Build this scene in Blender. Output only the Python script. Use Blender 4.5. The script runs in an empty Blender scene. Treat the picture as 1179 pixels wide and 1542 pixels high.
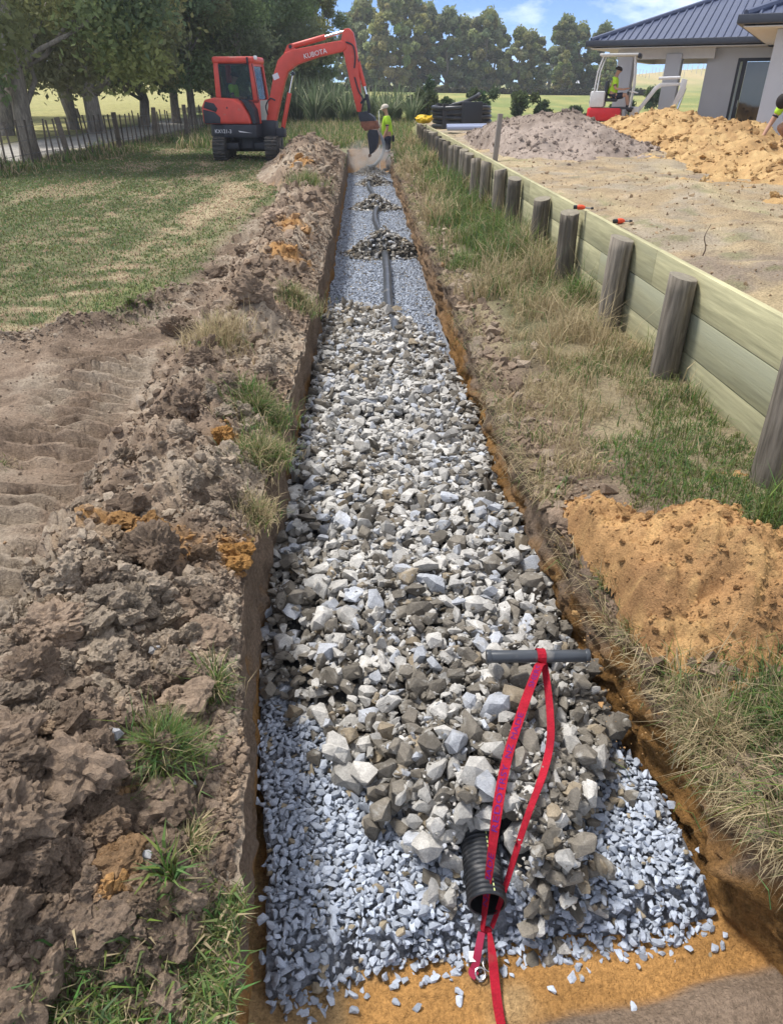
import bpy, bmesh, math, random
import numpy as np
from mathutils import Vector, Matrix

random.seed(7)
RNG = np.random.default_rng(11)
sc = bpy.context.scene
C = sc.collection
R = math.radians

# ------------------------------------------------------------------ camera
cam = bpy.data.cameras.new('camera')
cam.sensor_fit = 'HORIZONTAL'
cam.sensor_width = 36.0
cam.lens = 36.0 * 1050.0 / 1179.0
cam.clip_start = 0.05
cam.clip_end = 6000
cam_o = bpy.data.objects.new('camera', cam)
cam_o.location = (0, 0, 1.7)
cam_o.rotation_euler = (R(90 - 31.3), 0, R(-2.29))
C.objects.link(cam_o)
sc.camera = cam_o

# ------------------------------------------------------------------ sky and sun
SUN_EL, SUN_AZ = 63.0, -58.0          # azimuth from +Y (ahead), negative = to the left
world = bpy.data.worlds.new('World')
sc.world = world
world.use_nodes = True
wn = world.node_tree.nodes
wl = world.node_tree.links
bg = wn['Background']
sky = wn.new('ShaderNodeTexSky')
sky.sky_type = 'NISHITA'
sky.sun_disc = False
sky.sun_elevation = R(SUN_EL)
sky.sun_rotation = R(SUN_AZ)
sky.altitude = 0
sky.air_density = 0.32
sky.dust_density = 0.0
sky.ozone_density = 5.0
hsv = wn.new('ShaderNodeHueSaturation')
hsv.inputs['Saturation'].default_value = 1.0
# broken cloud over the whole sky, brightened to add fill light
wtc = wn.new('ShaderNodeTexCoord'); wmp = wn.new('ShaderNodeMapping'); wmp.inputs['Scale'].default_value = (1.0, 1.0, 2.4); wmp.inputs['Location'].default_value = (3.1, 0.0, 0.0)
wno = wn.new('ShaderNodeTexNoise'); wno.inputs['Scale'].default_value = 2.6; wno.inputs['Detail'].default_value = 7; wno.inputs['Roughness'].default_value = 0.6
wmr = wn.new('ShaderNodeMapRange'); wmr.inputs['From Min'].default_value = 0.47; wmr.inputs['From Max'].default_value = 0.66; wmr.inputs['To Max'].default_value = 0.9
wmx = wn.new('ShaderNodeMix'); wmx.data_type = 'RGBA'; wmx.inputs[7].default_value = (12.0, 12.0, 12.1, 1)
wl.new(wtc.outputs['Generated'], wmp.inputs['Vector']); wl.new(wmp.outputs[0], wno.inputs['Vector']); wl.new(wno.outputs['Fac'], wmr.inputs['Value'])
wl.new(wmr.outputs[0], wmx.inputs['Factor']); wl.new(sky.outputs[0], wmx.inputs[6]); wl.new(wmx.outputs[2], hsv.inputs['Color'])
wl.new(hsv.outputs[0], bg.inputs['Color'])
bg.inputs['Strength'].default_value = 0.10

sun = bpy.data.lights.new('sun', 'SUN')
sun.energy = 2.3
sun.angle = R(13.0)
sun.color = (1.0, 0.965, 0.915)
sun_o = bpy.data.objects.new('sun', sun)
az, el = R(SUN_AZ), R(SUN_EL)
sd = Vector((math.sin(az) * math.cos(el), math.cos(az) * math.cos(el), math.sin(el)))
sun_o.rotation_euler = (-sd).to_track_quat('-Z', 'Y').to_euler()
sun_o.location = sd * 60
C.objects.link(sun_o)

sc.view_settings.view_transform = 'Standard'
sc.view_settings.look = 'None'
sc.view_settings.gamma = 1.0
sc.view_settings.use_curve_mapping = False
sc.view_settings.exposure = 1.08
sc.cycles.use_denoising = True
sc.cycles.max_bounces = 5
sc.cycles.diffuse_bounces = 2
sc.cycles.transparent_max_bounces = 12

# ------------------------------------------------------------------ noise
def _hash(ix, iy, iz, seed):
    h = (ix.astype(np.uint32) * np.uint32(374761393) + iy.astype(np.uint32) * np.uint32(668265263)
         + iz.astype(np.uint32) * np.uint32(2147483647) + np.uint32((seed * 1274126177) & 0xffffffff))
    h = (h ^ (h >> np.uint32(13))) * np.uint32(1274126177)
    h = h ^ (h >> np.uint32(16))
    return (h & np.uint32(0xffff)).astype(np.float32) / 32767.5 - 1.0

def vn(x, y, z=None, seed=0):
    x = np.asarray(x, np.float64); y = np.asarray(y, np.float64) + 0 * x
    two = z is None
    z = np.zeros_like(x) if two else np.asarray(z, np.float64) + 0 * x
    ix, iy, iz = np.floor(x).astype(np.int64), np.floor(y).astype(np.int64), np.floor(z).astype(np.int64)
    fx, fy, fz = x - ix, y - iy, z - iz
    u, v, w = [t * t * t * (t * (t * 6 - 15) + 10) for t in (fx, fy, fz)]
    def h(a, b, c): return _hash(ix + a, iy + b, iz + c, seed)
    r0 = (h(0,0,0)*(1-u) + h(1,0,0)*u)*(1-v) + (h(0,1,0)*(1-u) + h(1,1,0)*u)*v
    if two: return r0
    r1 = (h(0,0,1)*(1-u) + h(1,0,1)*u)*(1-v) + (h(0,1,1)*(1-u) + h(1,1,1)*u)*v
    return r0*(1-w) + r1*w

def fbm(x, y, z=None, f=1.0, o=4, seed=0, g=0.5):
    s, a, n = 0, 1.0, 0
    for k in range(o):
        s = s + a * vn(np.asarray(x)*f, np.asarray(y)*f, None if z is None else np.asarray(z)*f, seed + k*17)
        n += a; a *= g; f *= 2.03
    return s / n * 1.6

def ss(a, b, x):
    t = np.clip((np.asarray(x, np.float64) - a) / (b - a), 0, 1)
    return t*t*(3-2*t)

def mixc(c, d, m):
    m = np.asarray(m)[..., None]
    return c*(1-m) + np.asarray(d)*m

# ------------------------------------------------------------------ materials
MATS = {}
def mat(name, color=(0.5,0.5,0.5), src=None, rough=0.8, metal=0.0, spec=0.3, var=0.0, vscale=8.0, fine=0.0, fscale=80.0,
        bump=0.0, bscale=40.0, bump2=0.0, b2scale=160.0, stretch=(1,1,1), tint=None, trans=0.0, coat=0.0, bdist=0.02, rnd=0.0, dirt=None):
    """Procedural surface. src: None = flat colour, 'attr' = colour attribute col, 'obj' = object colour."""
    if name in MATS: return MATS[name]
    m = bpy.data.materials.new(name); m.use_nodes = True
    nt = m.node_tree; N = nt.nodes; L = nt.links
    b = N['Principled BSDF']
    b.inputs['Roughness'].default_value = rough
    b.inputs['Metallic'].default_value = metal
    b.inputs['Specular IOR Level'].default_value = spec
    if coat: b.inputs['Coat Weight'].default_value = coat
    if src == 'attr':
        a = N.new('ShaderNodeVertexColor'); a.layer_name = 'col'; col = a.outputs['Color']
        geo = N.new('ShaderNodeNewGeometry'); vec = geo.outputs['Position']
    elif src == 'obj':
        oi = N.new('ShaderNodeObjectInfo'); col = oi.outputs['Color']
        tc = N.new('ShaderNodeTexCoord')
        ad = N.new('ShaderNodeVectorMath'); ad.operation = 'MULTIPLY_ADD'
        mp = N.new('ShaderNodeCombineXYZ')
        for k in range(3): L.new(oi.outputs['Random'], mp.inputs[k])
        L.new(mp.outputs[0], ad.inputs[0]); ad.inputs[1].default_value = (37, 53, 71)
        L.new(tc.outputs['Object'], ad.inputs[2]); vec = ad.outputs[0]
    else:
        rg = N.new('ShaderNodeRGB'); rg.outputs[0].default_value = (*color, 1); col = rg.outputs[0]
        tc = N.new('ShaderNodeTexCoord'); vec = tc.outputs['Object']
        if rnd:
            oi = N.new('ShaderNodeObjectInfo')
            ad = N.new('ShaderNodeVectorMath'); ad.operation = 'MULTIPLY_ADD'
            mp = N.new('ShaderNodeCombineXYZ')
            for k in range(3): L.new(oi.outputs['Random'], mp.inputs[k])
            L.new(mp.outputs[0], ad.inputs[0]); ad.inputs[1].default_value = (37, 53, 71)
            L.new(vec, ad.inputs[2]); vec = ad.outputs[0]
            mr = N.new('ShaderNodeMapRange'); mr.inputs['To Min'].default_value = 1-rnd; mr.inputs['To Max'].default_value = 1+rnd
            L.new(oi.outputs['Random'], mr.inputs['Value'])
            mu = N.new('ShaderNodeVectorMath'); mu.operation = 'SCALE'
            L.new(col, mu.inputs[0]); L.new(mr.outputs[0], mu.inputs['Scale']); col = mu.outputs[0]
    if stretch != (1,1,1):
        mp2 = N.new('ShaderNodeMapping'); mp2.inputs['Scale'].default_value = stretch
        L.new(vec, mp2.inputs['Vector']); vec = mp2.outputs[0]
    def noise(scale, det=6, rgh=0.6):
        n = N.new('ShaderNodeTexNoise'); n.inputs['Scale'].default_value = scale
        n.inputs['Detail'].default_value = det; n.inputs['Roughness'].default_value = rgh
        L.new(vec, n.inputs['Vector']); return n.outputs['Fac']
    for amt, scl in ((var, vscale), (fine, fscale)):
        if amt:
            mr = N.new('ShaderNodeMapRange')
            mr.inputs['From Min'].default_value = 0.3; mr.inputs['From Max'].default_value = 0.7
            mr.inputs['To Min'].default_value = 1-amt; mr.inputs['To Max'].default_value = 1+amt
            L.new(noise(scl), mr.inputs['Value'])
            mu = N.new('ShaderNodeVectorMath'); mu.operation = 'SCALE'
            L.new(col, mu.inputs[0]); L.new(mr.outputs[0], mu.inputs['Scale']); col = mu.outputs[0]
    if tint:
        mr = N.new('ShaderNodeMapRange'); mr.inputs['From Min'].default_value = tint[2]; mr.inputs['From Max'].default_value = tint[2]+0.15
        L.new(noise(tint[1]), mr.inputs['Value'])
        mx = N.new('ShaderNodeMix'); mx.data_type = 'RGBA'
        L.new(mr.outputs[0], mx.inputs['Factor']); L.new(col, mx.inputs[6]); mx.inputs[7].default_value = (*tint[0], 1)
        col = mx.outputs[2]
    L.new(col, b.inputs['Base Color'])
    prev = None
    for st, scl in ((bump, bscale), (bump2, b2scale)):
        if st:
            bp = N.new('ShaderNodeBump'); bp.inputs['Strength'].default_value = st; bp.inputs['Distance'].default_value = bdist
            L.new(noise(scl, 5, 0.65), bp.inputs['Height'])
            if prev: L.new(prev, bp.inputs['Normal'])
            prev = bp.outputs[0]
    if prev: L.new(prev, b.inputs['Normal'])
    if trans:
        tr = N.new('ShaderNodeBsdfTranslucent'); L.new(col, tr.inputs['Color'])
        ms = N.new('ShaderNodeMixShader'); ms.inputs[0].default_value = trans
        L.new(b.outputs[0], ms.inputs[1]); L.new(tr.outputs[0], ms.inputs[2])
        L.new(ms.outputs[0], N['Material Output'].inputs['Surface'])
    MATS[name] = m
    return m

def glass_mat(name, tint=(0.55,0.62,0.62), refl=0.25):
    if name in MATS: return MATS[name]
    m = bpy.data.materials.new(name); m.use_nodes = True
    N = m.node_tree.nodes; L = m.node_tree.links
    N.remove(N['Principled BSDF'])
    t = N.new('ShaderNodeBsdfTransparent'); t.inputs[0].default_value = (*tint, 1)
    g = N.new('ShaderNodeBsdfGlossy'); g.inputs['Roughness'].default_value = 0.02
    fr = N.new('ShaderNodeFresnel'); fr.inputs['IOR'].default_value = 1.5
    ad = N.new('ShaderNodeMath'); ad.operation = 'ADD'; ad.use_clamp = True; ad.inputs[1].default_value = refl; ad.operation = 'MULTIPLY'
    L.new(fr.outputs[0], ad.inputs[0])
    ms = N.new('ShaderNodeMixShader')
    L.new(ad.outputs[0], ms.inputs[0]); L.new(t.outputs[0], ms.inputs[1]); L.new(g.outputs[0], ms.inputs[2])
    L.new(ms.outputs[0], N['Material Output'].inputs['Surface'])
    MATS[name] = m
    return m

# ------------------------------------------------------------------ object helpers
def tag(o, label=None, cat=None, group=None, kind=None):
    if label: o['label'] = label
    if cat: o['category'] = cat
    if group: o['group'] = group
    if kind: o['kind'] = kind
    return o

def empty(name, loc=(0,0,0), rz=0.0, label=None, cat=None, group=None):
    o = bpy.data.objects.new(name, None); C.objects.link(o)
    o.location = loc; o.rotation_euler = (0, 0, rz); o.empty_display_size = 0.2
    return tag(o, label, cat, group)

def link(name, me, m=None, parent=None, smooth=False):
    if m is not None and not me.materials: me.materials.append(m)
    o = bpy.data.objects.new(name, me); C.objects.link(o)
    if parent: o.parent = parent
    if smooth and len(me.polygons):
        me.polygons.foreach_set('use_smooth', np.ones(len(me.polygons), bool))
    return o

def np_mesh(name, V, F, col=None, smooth=False):
    """V (n,3), F list of (k,m) index arrays (tris and/or quads), col (n,3) per-vertex colour."""
    me = bpy.data.meshes.new(name)
    V = np.ascontiguousarray(V, np.float32)
    if not isinstance(F, list): F = [F]
    F = [np.asarray(f, np.int32) for f in F if len(f)]
    me.vertices.add(len(V)); me.vertices.foreach_set('co', V.ravel())
    loops = np.concatenate([f.ravel() for f in F])
    tot = np.concatenate([np.full(len(f), f.shape[1], np.int32) for f in F])
    start = np.concatenate([[0], np.cumsum(tot)[:-1]]).astype(np.int32)
    me.loops.add(len(loops)); me.loops.foreach_set('vertex_index', loops)
    me.polygons.add(len(tot)); me.polygons.foreach_set('loop_start', start); me.polygons.foreach_set('loop_total', tot)
    me.polygons.foreach_set('use_smooth', np.full(len(tot), bool(smooth)))
    if col is not None:
        a = me.color_attributes.new('col', 'FLOAT_COLOR', 'POINT')
        c4 = np.ones((len(V), 4), np.float32); c4[:, :3] = np.clip(col, 0, 1)
        a.data.foreach_set('color', c4.ravel())
    me.update(calc_edges=True)
    return me

def grid_faces(nr, nc):
    i = np.arange(nr-1)[:, None]*nc + np.arange(nc-1)[None, :]
    return np.stack([i, i+1, i+nc+1, i+nc], -1).reshape(-1, 4)

class MB:
    """collects simple solids into one mesh"""
    def __init__(s): s.v = []; s.f = []
    def add(s, vs, fs):
        n = len(s.v); s.v += [tuple(v) for v in vs]; s.f += [tuple(i+n for i in f) for f in fs]; return s
    def box(s, c, d, rot=None):
        x, y, z = [k/2 for k in d]
        vs = [Vector((a*x, b*y, e*z)) for a in (-1,1) for b in (-1,1) for e in (-1,1)]
        if rot is not None: vs = [rot @ v for v in vs]
        vs = [v + Vector(c) for v in vs]
        return s.add(vs, [(0,1,3,2),(4,6,7,5),(0,4,5,1),(2,3,7,6),(0,2,6,4),(1,5,7,3)])
    def tube(s, pts, r, n=10, caps=True):
        pts = [Vector(p) for p in pts]
        rs = r if isinstance(r, (list, tuple)) else [r]*len(pts)
        vs, fs = [], []
        up = None
        for i, p in enumerate(pts):
            t = (pts[min(i+1, len(pts)-1)] - pts[max(i-1, 0)]).normalized()
            if up is None:
                up = Vector((0,0,1)) if abs(t.z) < 0.9 else Vector((1,0,0))
            a = t.cross(up).normalized(); b = a.cross(t).normalized(); up = b
            for k in range(n):
                q = 2*math.pi*k/n
                vs.append(p + (a*math.cos(q) + b*math.sin(q))*rs[i])
        for i in range(len(pts)-1):
            for k in range(n):
                k2 = (k+1) % n
                fs.append((i*n+k, i*n+k2, (i+1)*n+k2, (i+1)*n+k))
        if caps:
            fs.append(tuple(range(n))[::-1]); fs.append(tuple((len(pts)-1)*n+k for k in range(n)))
        return s.add(vs, fs)
    def prism(s, poly, axis, a, b):
        """poly = 2D outline; extruded along axis ('x','y','z') from a to b"""
        def P(u, v, w):
            return {'x': (w, u, v), 'y': (u, w, v), 'z': (u, v, w)}[axis]
        n = len(poly)
        vs = [P(u, v, a) for u, v in poly] + [P(u, v, b) for u, v in poly]
        fs = [tuple(range(n))[::-1], tuple(range(n, 2*n))] + [(i, (i+1) % n, n+(i+1) % n, n+i) for i in range(n)]
        return s.add(vs, fs)
    def mesh(s, name, bevel=0.0, seg=2):
        me = bpy.data.meshes.new(name); me.from_pydata(s.v, [], s.f)
        bm = bmesh.new(); bm.from_mesh(me)
        bmesh.ops.recalc_face_normals(bm, faces=bm.faces)
        if bevel:
            es = [e for e in bm.edges if len(e.link_faces) == 2 and e.calc_face_angle(0) > 0.5]
            bmesh.ops.bevel(bm, geom=es, offset=bevel, segments=seg, affect='EDGES', profile=0.5, clamp_overlap=True)
        bm.to_mesh(me); bm.free()
        return me
    def build(s, name, m, parent=None, bevel=0.0, smooth=False, seg=2):
        o = link(name, s.mesh(name, bevel, seg), m, parent)
        if smooth or bevel:
            me = o.data
            me.polygons.foreach_set('use_smooth', np.ones(len(me.polygons), bool))
            try: me.set_sharp_from_angle(angle=R(38))
            except Exception: pass
        return o

def copy_tree(o, parent=None):
    c = o.copy(); C.objects.link(c); c.parent = parent
    for ch in list(o.children): copy_tree(ch, c)
    return c
# ================================================================== terrain
TR_END = 25.3
def xl(y): return np.interp(y, [.5, .97, 1.27, 1.66, 2.15, 2.6, 4, 8, 20], [-.29, -.305, -.345, -.41, -.47, -.50, -.48, -.43, -.39]) + 0.020*fbm(y, 3.1+0*y, f=0.9, o=4, seed=3) + 0.022*fbm(y, 0*y, f=5, o=4, seed=5, g=.6)
def xr(y): return np.interp(y, [.5, .9, 1.12, 1.3, 1.65, 2.0, 2.4, 2.8, 4.0, 5.8, 8.4, 15, 25], [1.36, 1.25, 1.17, 1.10, 1.07, .99, .90, .84, .83, .86, .88, .90, .92]) + 0.020*fbm(y, 9.7+0*y, f=0.8, o=4, seed=8)*ss(1.2, 2.5, y) + 0.020*fbm(y, 0*y, f=5, o=3, seed=9)
XW = 2.045                                     # back face of the posts = front face of the boards
def field_z(x, y):
    d = np.hypot(x, y)
    z = 0.9*ss(28, 130, y) + 0.25*fbm(x, y, f=0.03, o=3, seed=21)*ss(25, 60, d)
    z = z + 7.5*np.exp(-((x-150)/75)**2 - ((y-310)/80)**2) + 5*ss(300, 900, d)*(0.6+fbm(x, y, f=0.004, o=2, seed=4))
    z = z + 6.0*np.exp(-((x+75)/45)**2 - ((y-125)/60)**2)
    return z
def left_z(x, y):
    z = 0.03*fbm(x, y, f=0.45, o=3, seed=31) + field_z(x, y)
    # tyre and track ruts in the bare earth
    m = mud_mask(x, y)
    z = z + m*(0.022*fbm(x, y, f=7, o=4, seed=33) + 0.02*fbm(x, y, f=1.6, o=2, seed=34))
    z = z + berm(x, y)
    for cx, w in ((-1.56, 0.29), (-2.74, 0.29)):
        c = cx - 0.13*np.clip(y-2.6, -1, 3.6) + 0.42*ss(6, 10, y) + 0.03*np.sin(y*0.9)
        inr = np.exp(-((x-c)/w)**4)
        ph = y + 0.18*(x-c) + 0.03*fbm(x, y, f=3, o=2, seed=36)
        lug = 2*ss(0.15, 0.65, np.sin(ph*2*math.pi/0.135 + 0.35*np.sin(x*9) + 0.9*fbm(x, y, f=5, o=2, seed=35)))-1
        z = z + m*inr*(-0.045 + 0.050*lug*(0.7+0.8*fbm(x, y, f=3, o=2, seed=37)))
        z = z + m*0.05*np.exp(-((np.abs(x-c)-w*1.35)/0.07)**2)*(0.6+0.6*fbm(x, y, f=3, o=3, seed=38))
    return z
def berm(x, y):
    return 0.085*np.exp(-((x-mud_edge(y)-0.20)/0.16)**2)*ss(3.2, 4.2, y)*(1-ss(7, 9, y))*(0.8+0.7*fbm(x, y, f=3, o=3, seed=39))
def mud_edge(y):
    e = np.interp(y, [0, 4.6, 5.3, 6.1, 7.0, 10, 14, 17, 20], [-5.5, -4.6, -3.1, -2.25, -1.95, -1.75, -1.5, -1.3, -1.1])
    return e + 0.0*y
def mud_mask(x, y):
    n = fbm(x, y, f=1.3, o=4, seed=40)
    return ss(-0.18, 0.18, x - mud_edge(y) + 0.22*n) * (1-ss(17.5, 20.5, y + n))
def bank_z(x, y):
    """ground between the trench and the wall"""
    t = np.clip((x-0.95)/1.1, 0, 1)
    lipd = np.interp(y, [0.5, 1.3, 2.0, 2.6, 4.5, 9], [0.24, 0.20, 0.15, 0.09, 0.05, 0.02])*(1-ss(0.0, 0.48, x-xr(y)))
    return 0.03 - lipd + 0.05*t + 0.035*fbm(x, y, f=1.3, o=4, seed=51) + 0.028*fbm(x, y, f=9, o=3, seed=52)*(1-ss(0.0, 0.55, t)) + field_z(x, y)*ss(24, 40, y)
def yard_z(x, y):
    z = 0.71 + 0.05*fbm(x, y, f=0.5, o=4, seed=61) + 0.022*fbm(x, y, f=4, o=5, seed=62, g=.6) + 0.012*(x-2)*(1-ss(6, 16, x))
    z = z + 0.06*np.exp(-((x-3.3-0.3*fbm(y, 0*y, f=0.5, o=2, seed=63))/0.5)**2)*(1+fbm(x, y, f=1.5, o=3, seed=64))*(1-ss(9, 11, y))
    z = z - 0.03*np.exp(-(x-XW)/0.15)
    z = z - 0.38*ss(19.5, 24, y)*ss(4.3, 6.2, x)
    f = ss(27, 36, y)
    fx = ss(45, 70, x)
    k = np.maximum(f, fx)
    return z*(1-k) + (field_z(x, y)+0.1)*k

CLAY = np.array((0.47, 0.25, 0.085)); SOIL = np.array((0.292, 0.216, 0.155)); SOILD = np.array((0.180, 0.133, 0.096)); DUST = np.array((0.40, 0.325, 0.245))
STRAW = np.array((0.46, 0.375, 0.235)); GRASS = np.array((0.125, 0.142, 0.066)); GRASS2 = np.array((0.185, 0.195, 0.095))

ys = [0.45]
while ys[-1] < 31: ys.append(ys[-1] + (max(0.011, 0.0048*ys[-1]) if ys[-1] < 6.6 else 0.0085*ys[-1]))
while ys[-1] < 3200: ys.append(ys[-1]*1.055)
ys = np.array(ys)
sl = [0.0]; st = 0.015
while sl[-1] < 1500:
    if sl[-1] > 1.7: st *= 1.055
    sl.append(sl[-1]+st)
sl = np.array(sl[::-1])
sy = [0.0]; st = 0.03
while sy[-1] < 1500:
    st *= 1.05; sy.append(sy[-1]+st)
sy = np.array(sy[1:])
NW, NF, NB = 30, 44, 66
Y = ys[:, None]
depth = (1-ss(TR_END-0.5, TR_END+0.2, ys))[:, None]
xL, xR = xl(ys)[:, None], xr(ys)[:, None]
cols_x, cols_z, zone = [], [], []
Xa = xL - sl[None, :]; Za = left_z(Xa, Y + 0*Xa)
cols_x.append(Xa); cols_z.append(Za); zone += [0]*Xa.shape[1]
lipL = Za[:, -1:]
def floor_z(x, y):
    z = -0.62 + 0.010*fbm(x, y, f=3, o=4, seed=71) + 0.006*fbm(x, y, f=25, o=3, seed=72)
    ln = 0.955 + 0.183*(x-0.54) + 0.02*fbm(x, y, f=5, o=3, seed=73)
    return z + 0.05*ss(0.0, 0.10, ln-y) + 0.02*ss(0, .02, ln-y)
fl_l0 = xL+0.006-0.06*(1-ss(1.2, 2.0, Y))
tw = (np.arange(1, NW)/NW)[None, :]
zfl = floor_z(xL+0.02, Y)*depth + (1-depth)*lipL
xb = xL + (fl_l0-xL)*tw
zb = lipL*(1-tw) + zfl*tw
nz = fbm(Y*1.0 + 0*zb, zb*1.6, f=5, o=4, seed=75)
cols_x.append(xb + depth*0.03*nz*np.sin(np.clip(tw*1.3, 0, 1)*math.pi)); cols_z.append(zb); zone += [1]*(NW-1)
fl_l = xL+0.006-0.06*(1-ss(1.2, 2.0, Y)); fl_r = xR + 0.02*(1-ss(2.0, 2.7, Y)) - 0.012
tf = np.linspace(0, 1, NF)[None, :]
Xf = fl_l + (fl_r-fl_l)*tf
Zf = floor_z(Xf, Y + 0*Xf)*depth + (1-depth)*0.02
cols_x.append(Xf); cols_z.append(Zf); zone += [2]*NF
tw2 = (np.arange(1, NW+1)/NW)[None, :]
lipR = bank_z(xR, Y)
zb = Zf[:, -1:]*(1-tw2) + lipR*tw2
xb = fl_r + (xR-fl_r)*tw2
nz = fbm(Y + 0*zb, zb*2, f=4, o=4, seed=77)
nz2 = fbm(Y*0.35 + 0*zb, zb*3.0, f=14, o=3, seed=78)
nz3 = fbm(Y + 0*zb, zb, f=30, o=3, seed=76)
xb = xb + depth*(0.045*nz + 0.022*nz2 + 0.014*nz3)*np.sin(np.clip(tw2, 0, 1)*math.pi)**0.6 - depth*0.03*ss(-0.2, -0.05, zb)*np.sin(tw2*math.pi)**.5*(1+nz)
cols_x.append(xb); cols_z.append(zb); zone += [3]*NW
tb = (np.arange(1, NB+1)/NB)[None, :]
Xb = xR + (XW+0.02-xR)*tb
Zb = bank_z(Xb, Y + 0*Xb)
cols_x.append(Xb); cols_z.append(Zb); zone += [4]*NB
Xc = XW + 0.045 + sy[None, :] + 0*Y
Zc = yard_z(Xc, Y + 0*Xc)
cols_x.append(Xc); cols_z.append(Zc); zone += [5]*Xc.shape[1]
GX = np.concatenate(cols_x, 1); GZ = np.concatenate(cols_z, 1); GY = Y + 0*GX
zone = np.array(zone)
zone2 = np.broadcast_to(zone[None, :], GX.shape)
wallish = (zone2 == 1) | (zone2 == 3)
GY = GY + np.where(wallish, 0.012*fbm(GX*3, GZ, f=9, o=2, seed=79), 0)
# colours (albedo only)
n1 = fbm(GX, GY, f=0.9, o=4, seed=81); n2 = fbm(GX, GY, f=5, o=4, seed=82); n3 = fbm(GX*2.2, GY*0.45, f=0.9, o=4, seed=83); n4 = fbm(GX, GY, f=0.25, o=3, seed=84)
lawn = mixc(np.broadcast_to(GRASS, GX.shape+(3,)), GRASS2, ss(-0.3, 0.5, n1))
strip = np.exp(-((GX + 2.75 - 0.06*(GY-6) + 0.4*n1)/0.5)**2)*ss(3, 5, GY)*(1-ss(17, 25, GY)) + 0.7*np.exp(-((GX + 3.9 + 0.4*n1)/0.35)**2)*ss(5, 9, GY)*(1-ss(17, 25, GY))
lawn = mixc(lawn, STRAW, np.clip(0.85*strip*ss(-0.55, 0.35, n2+0.5*n3) + 0.45*ss(0.15, 0.7, n3), 0, 0.9))
lawn = mixc(lawn, (0.27, 0.33, 0.10), ss(0.1, .5, n1)*0.5*np.exp(-((GX+2.0)/0.5)**2 - ((GY-6.6)/1.0)**2)*2*0.5)
mud = mixc(np.broadcast_to(SOIL, GX.shape+(3,)), DUST, ss(-0.15, 0.7, n1*0.6+n2*0.55+0.15*ss(-1.2, -2.2, GX)))
mud = mixc(mud, SOILD, ss(0.2, 0.8, -n2)*0.6)
mud = mixc(mud, SOILD*1.05, ss(0.02, 0.05, berm(GX, GY))*0.8)
mm = mud_mask(GX, GY)
cL = mixc(lawn, mud, mm)
far = ss(30, 46, np.hypot(GX, GY))
field = mixc(np.broadcast_to(np.array((0.225, 0.265, 0.095)), GX.shape+(3,)), (0.36, 0.34, 0.13), ss(-0.4, 0.5, n4+0.3*n1))
cL = mixc(cL, field, far)
ex = np.interp(GY, [0, 18.2, 34, 60], [-8.6, -8.6, -7.1, -5.5])       # fence line
road = ss(0.9, 1.3, ex-GX+0.15*n1)*(1-ss(4.0, 4.6, ex-GX+0.15*n1))*(1-ss(42, 50, GY))
cL = mixc(cL, (0.46, 0.43, 0.38), road)
cL = mixc(cL, (0.40, 0.37, 0.16), ss(4.2, 5.5, ex-GX)*(1-0.35*ss(-.2, .5, n1)))
zz = GZ
nW = fbm(GY, GZ*1.5, f=4, o=3, seed=85); nW2 = fbm(GY, GZ*0.8, f=16, o=3, seed=86)
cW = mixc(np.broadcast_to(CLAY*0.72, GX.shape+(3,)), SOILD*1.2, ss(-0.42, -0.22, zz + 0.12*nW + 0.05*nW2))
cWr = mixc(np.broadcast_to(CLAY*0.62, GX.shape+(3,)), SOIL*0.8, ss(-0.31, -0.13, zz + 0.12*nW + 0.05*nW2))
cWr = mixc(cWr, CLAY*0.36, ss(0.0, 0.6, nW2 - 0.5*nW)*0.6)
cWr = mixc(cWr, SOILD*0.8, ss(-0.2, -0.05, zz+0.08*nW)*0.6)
cWr = mixc(cWr, SOIL*0.9, ss(5.5, 9.5, GY)*0.6)
cF = mixc(np.broadcast_to(CLAY*1.05, GX.shape+(3,)), (0.50, 0.33, 0.16), ss(-0.2, 0.6, n2*0.7+n1))
cF = mixc(cF, SOIL*0.9, ss(0.45, .9, n2*0.6-n1*0.8)*0.55)
ln = 0.955 + 0.183*(GX-0.54) + 0.02*n2
cF = mixc(cF, SOIL*0.95, ss(-0.02, 0.03, ln-GY))
tB = np.clip((GX-xR)/1.0, 0, 1)
cB = mixc(np.broadcast_to(SOIL*0.9, GX.shape+(3,)), STRAW*0.75, ss(-0.4, 0.3, n2*0.5+n1*0.5+tB*1.2-0.35))
cB = mixc(cB, GRASS*0.8, ss(0.0, 0.6, n1+0.15)*0.7*ss(0.15, 0.4, tB))
cB = mixc(cB, field, ss(26, 34, GY))
cY = mixc(np.broadcast_to(np.array((0.46, 0.350, 0.215)), GX.shape+(3,)), (0.42, 0.35, 0.255), ss(-0.35, 0.35, n1*0.8+n2*0.4))
cY = mixc(cY, (0.52, 0.42, 0.25), ss(0.0, 0.6, n3)*0.7)
cY = mixc(cY, (0.30, 0.245, 0.20), ss(0.25, 0.8, -n1+0.4*n2)*0.7)
cY = mixc(cY, (0.22, 0.24, 0.09), ss(0.5, 0.9, n2+0.3*n3)*0.45)
kf = np.maximum(ss(27, 33, GY), ss(45, 60, GX))
cY = mixc(cY, field, kf)
hill = np.exp(-((GX-150)/75)**2 - ((GY-310)/80)**2)
rows = ss(-0.1, 0.4, np.sin((GX*0.8+GY*0.6)*2*math.pi/7.0))
cY = mixc(cY, mixc(np.broadcast_to(np.array((0.50, 0.40, 0.20)), GX.shape+(3,)), (0.40, 0.36, 0.16), rows), ss(0.12, 0.3, hill))
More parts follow.
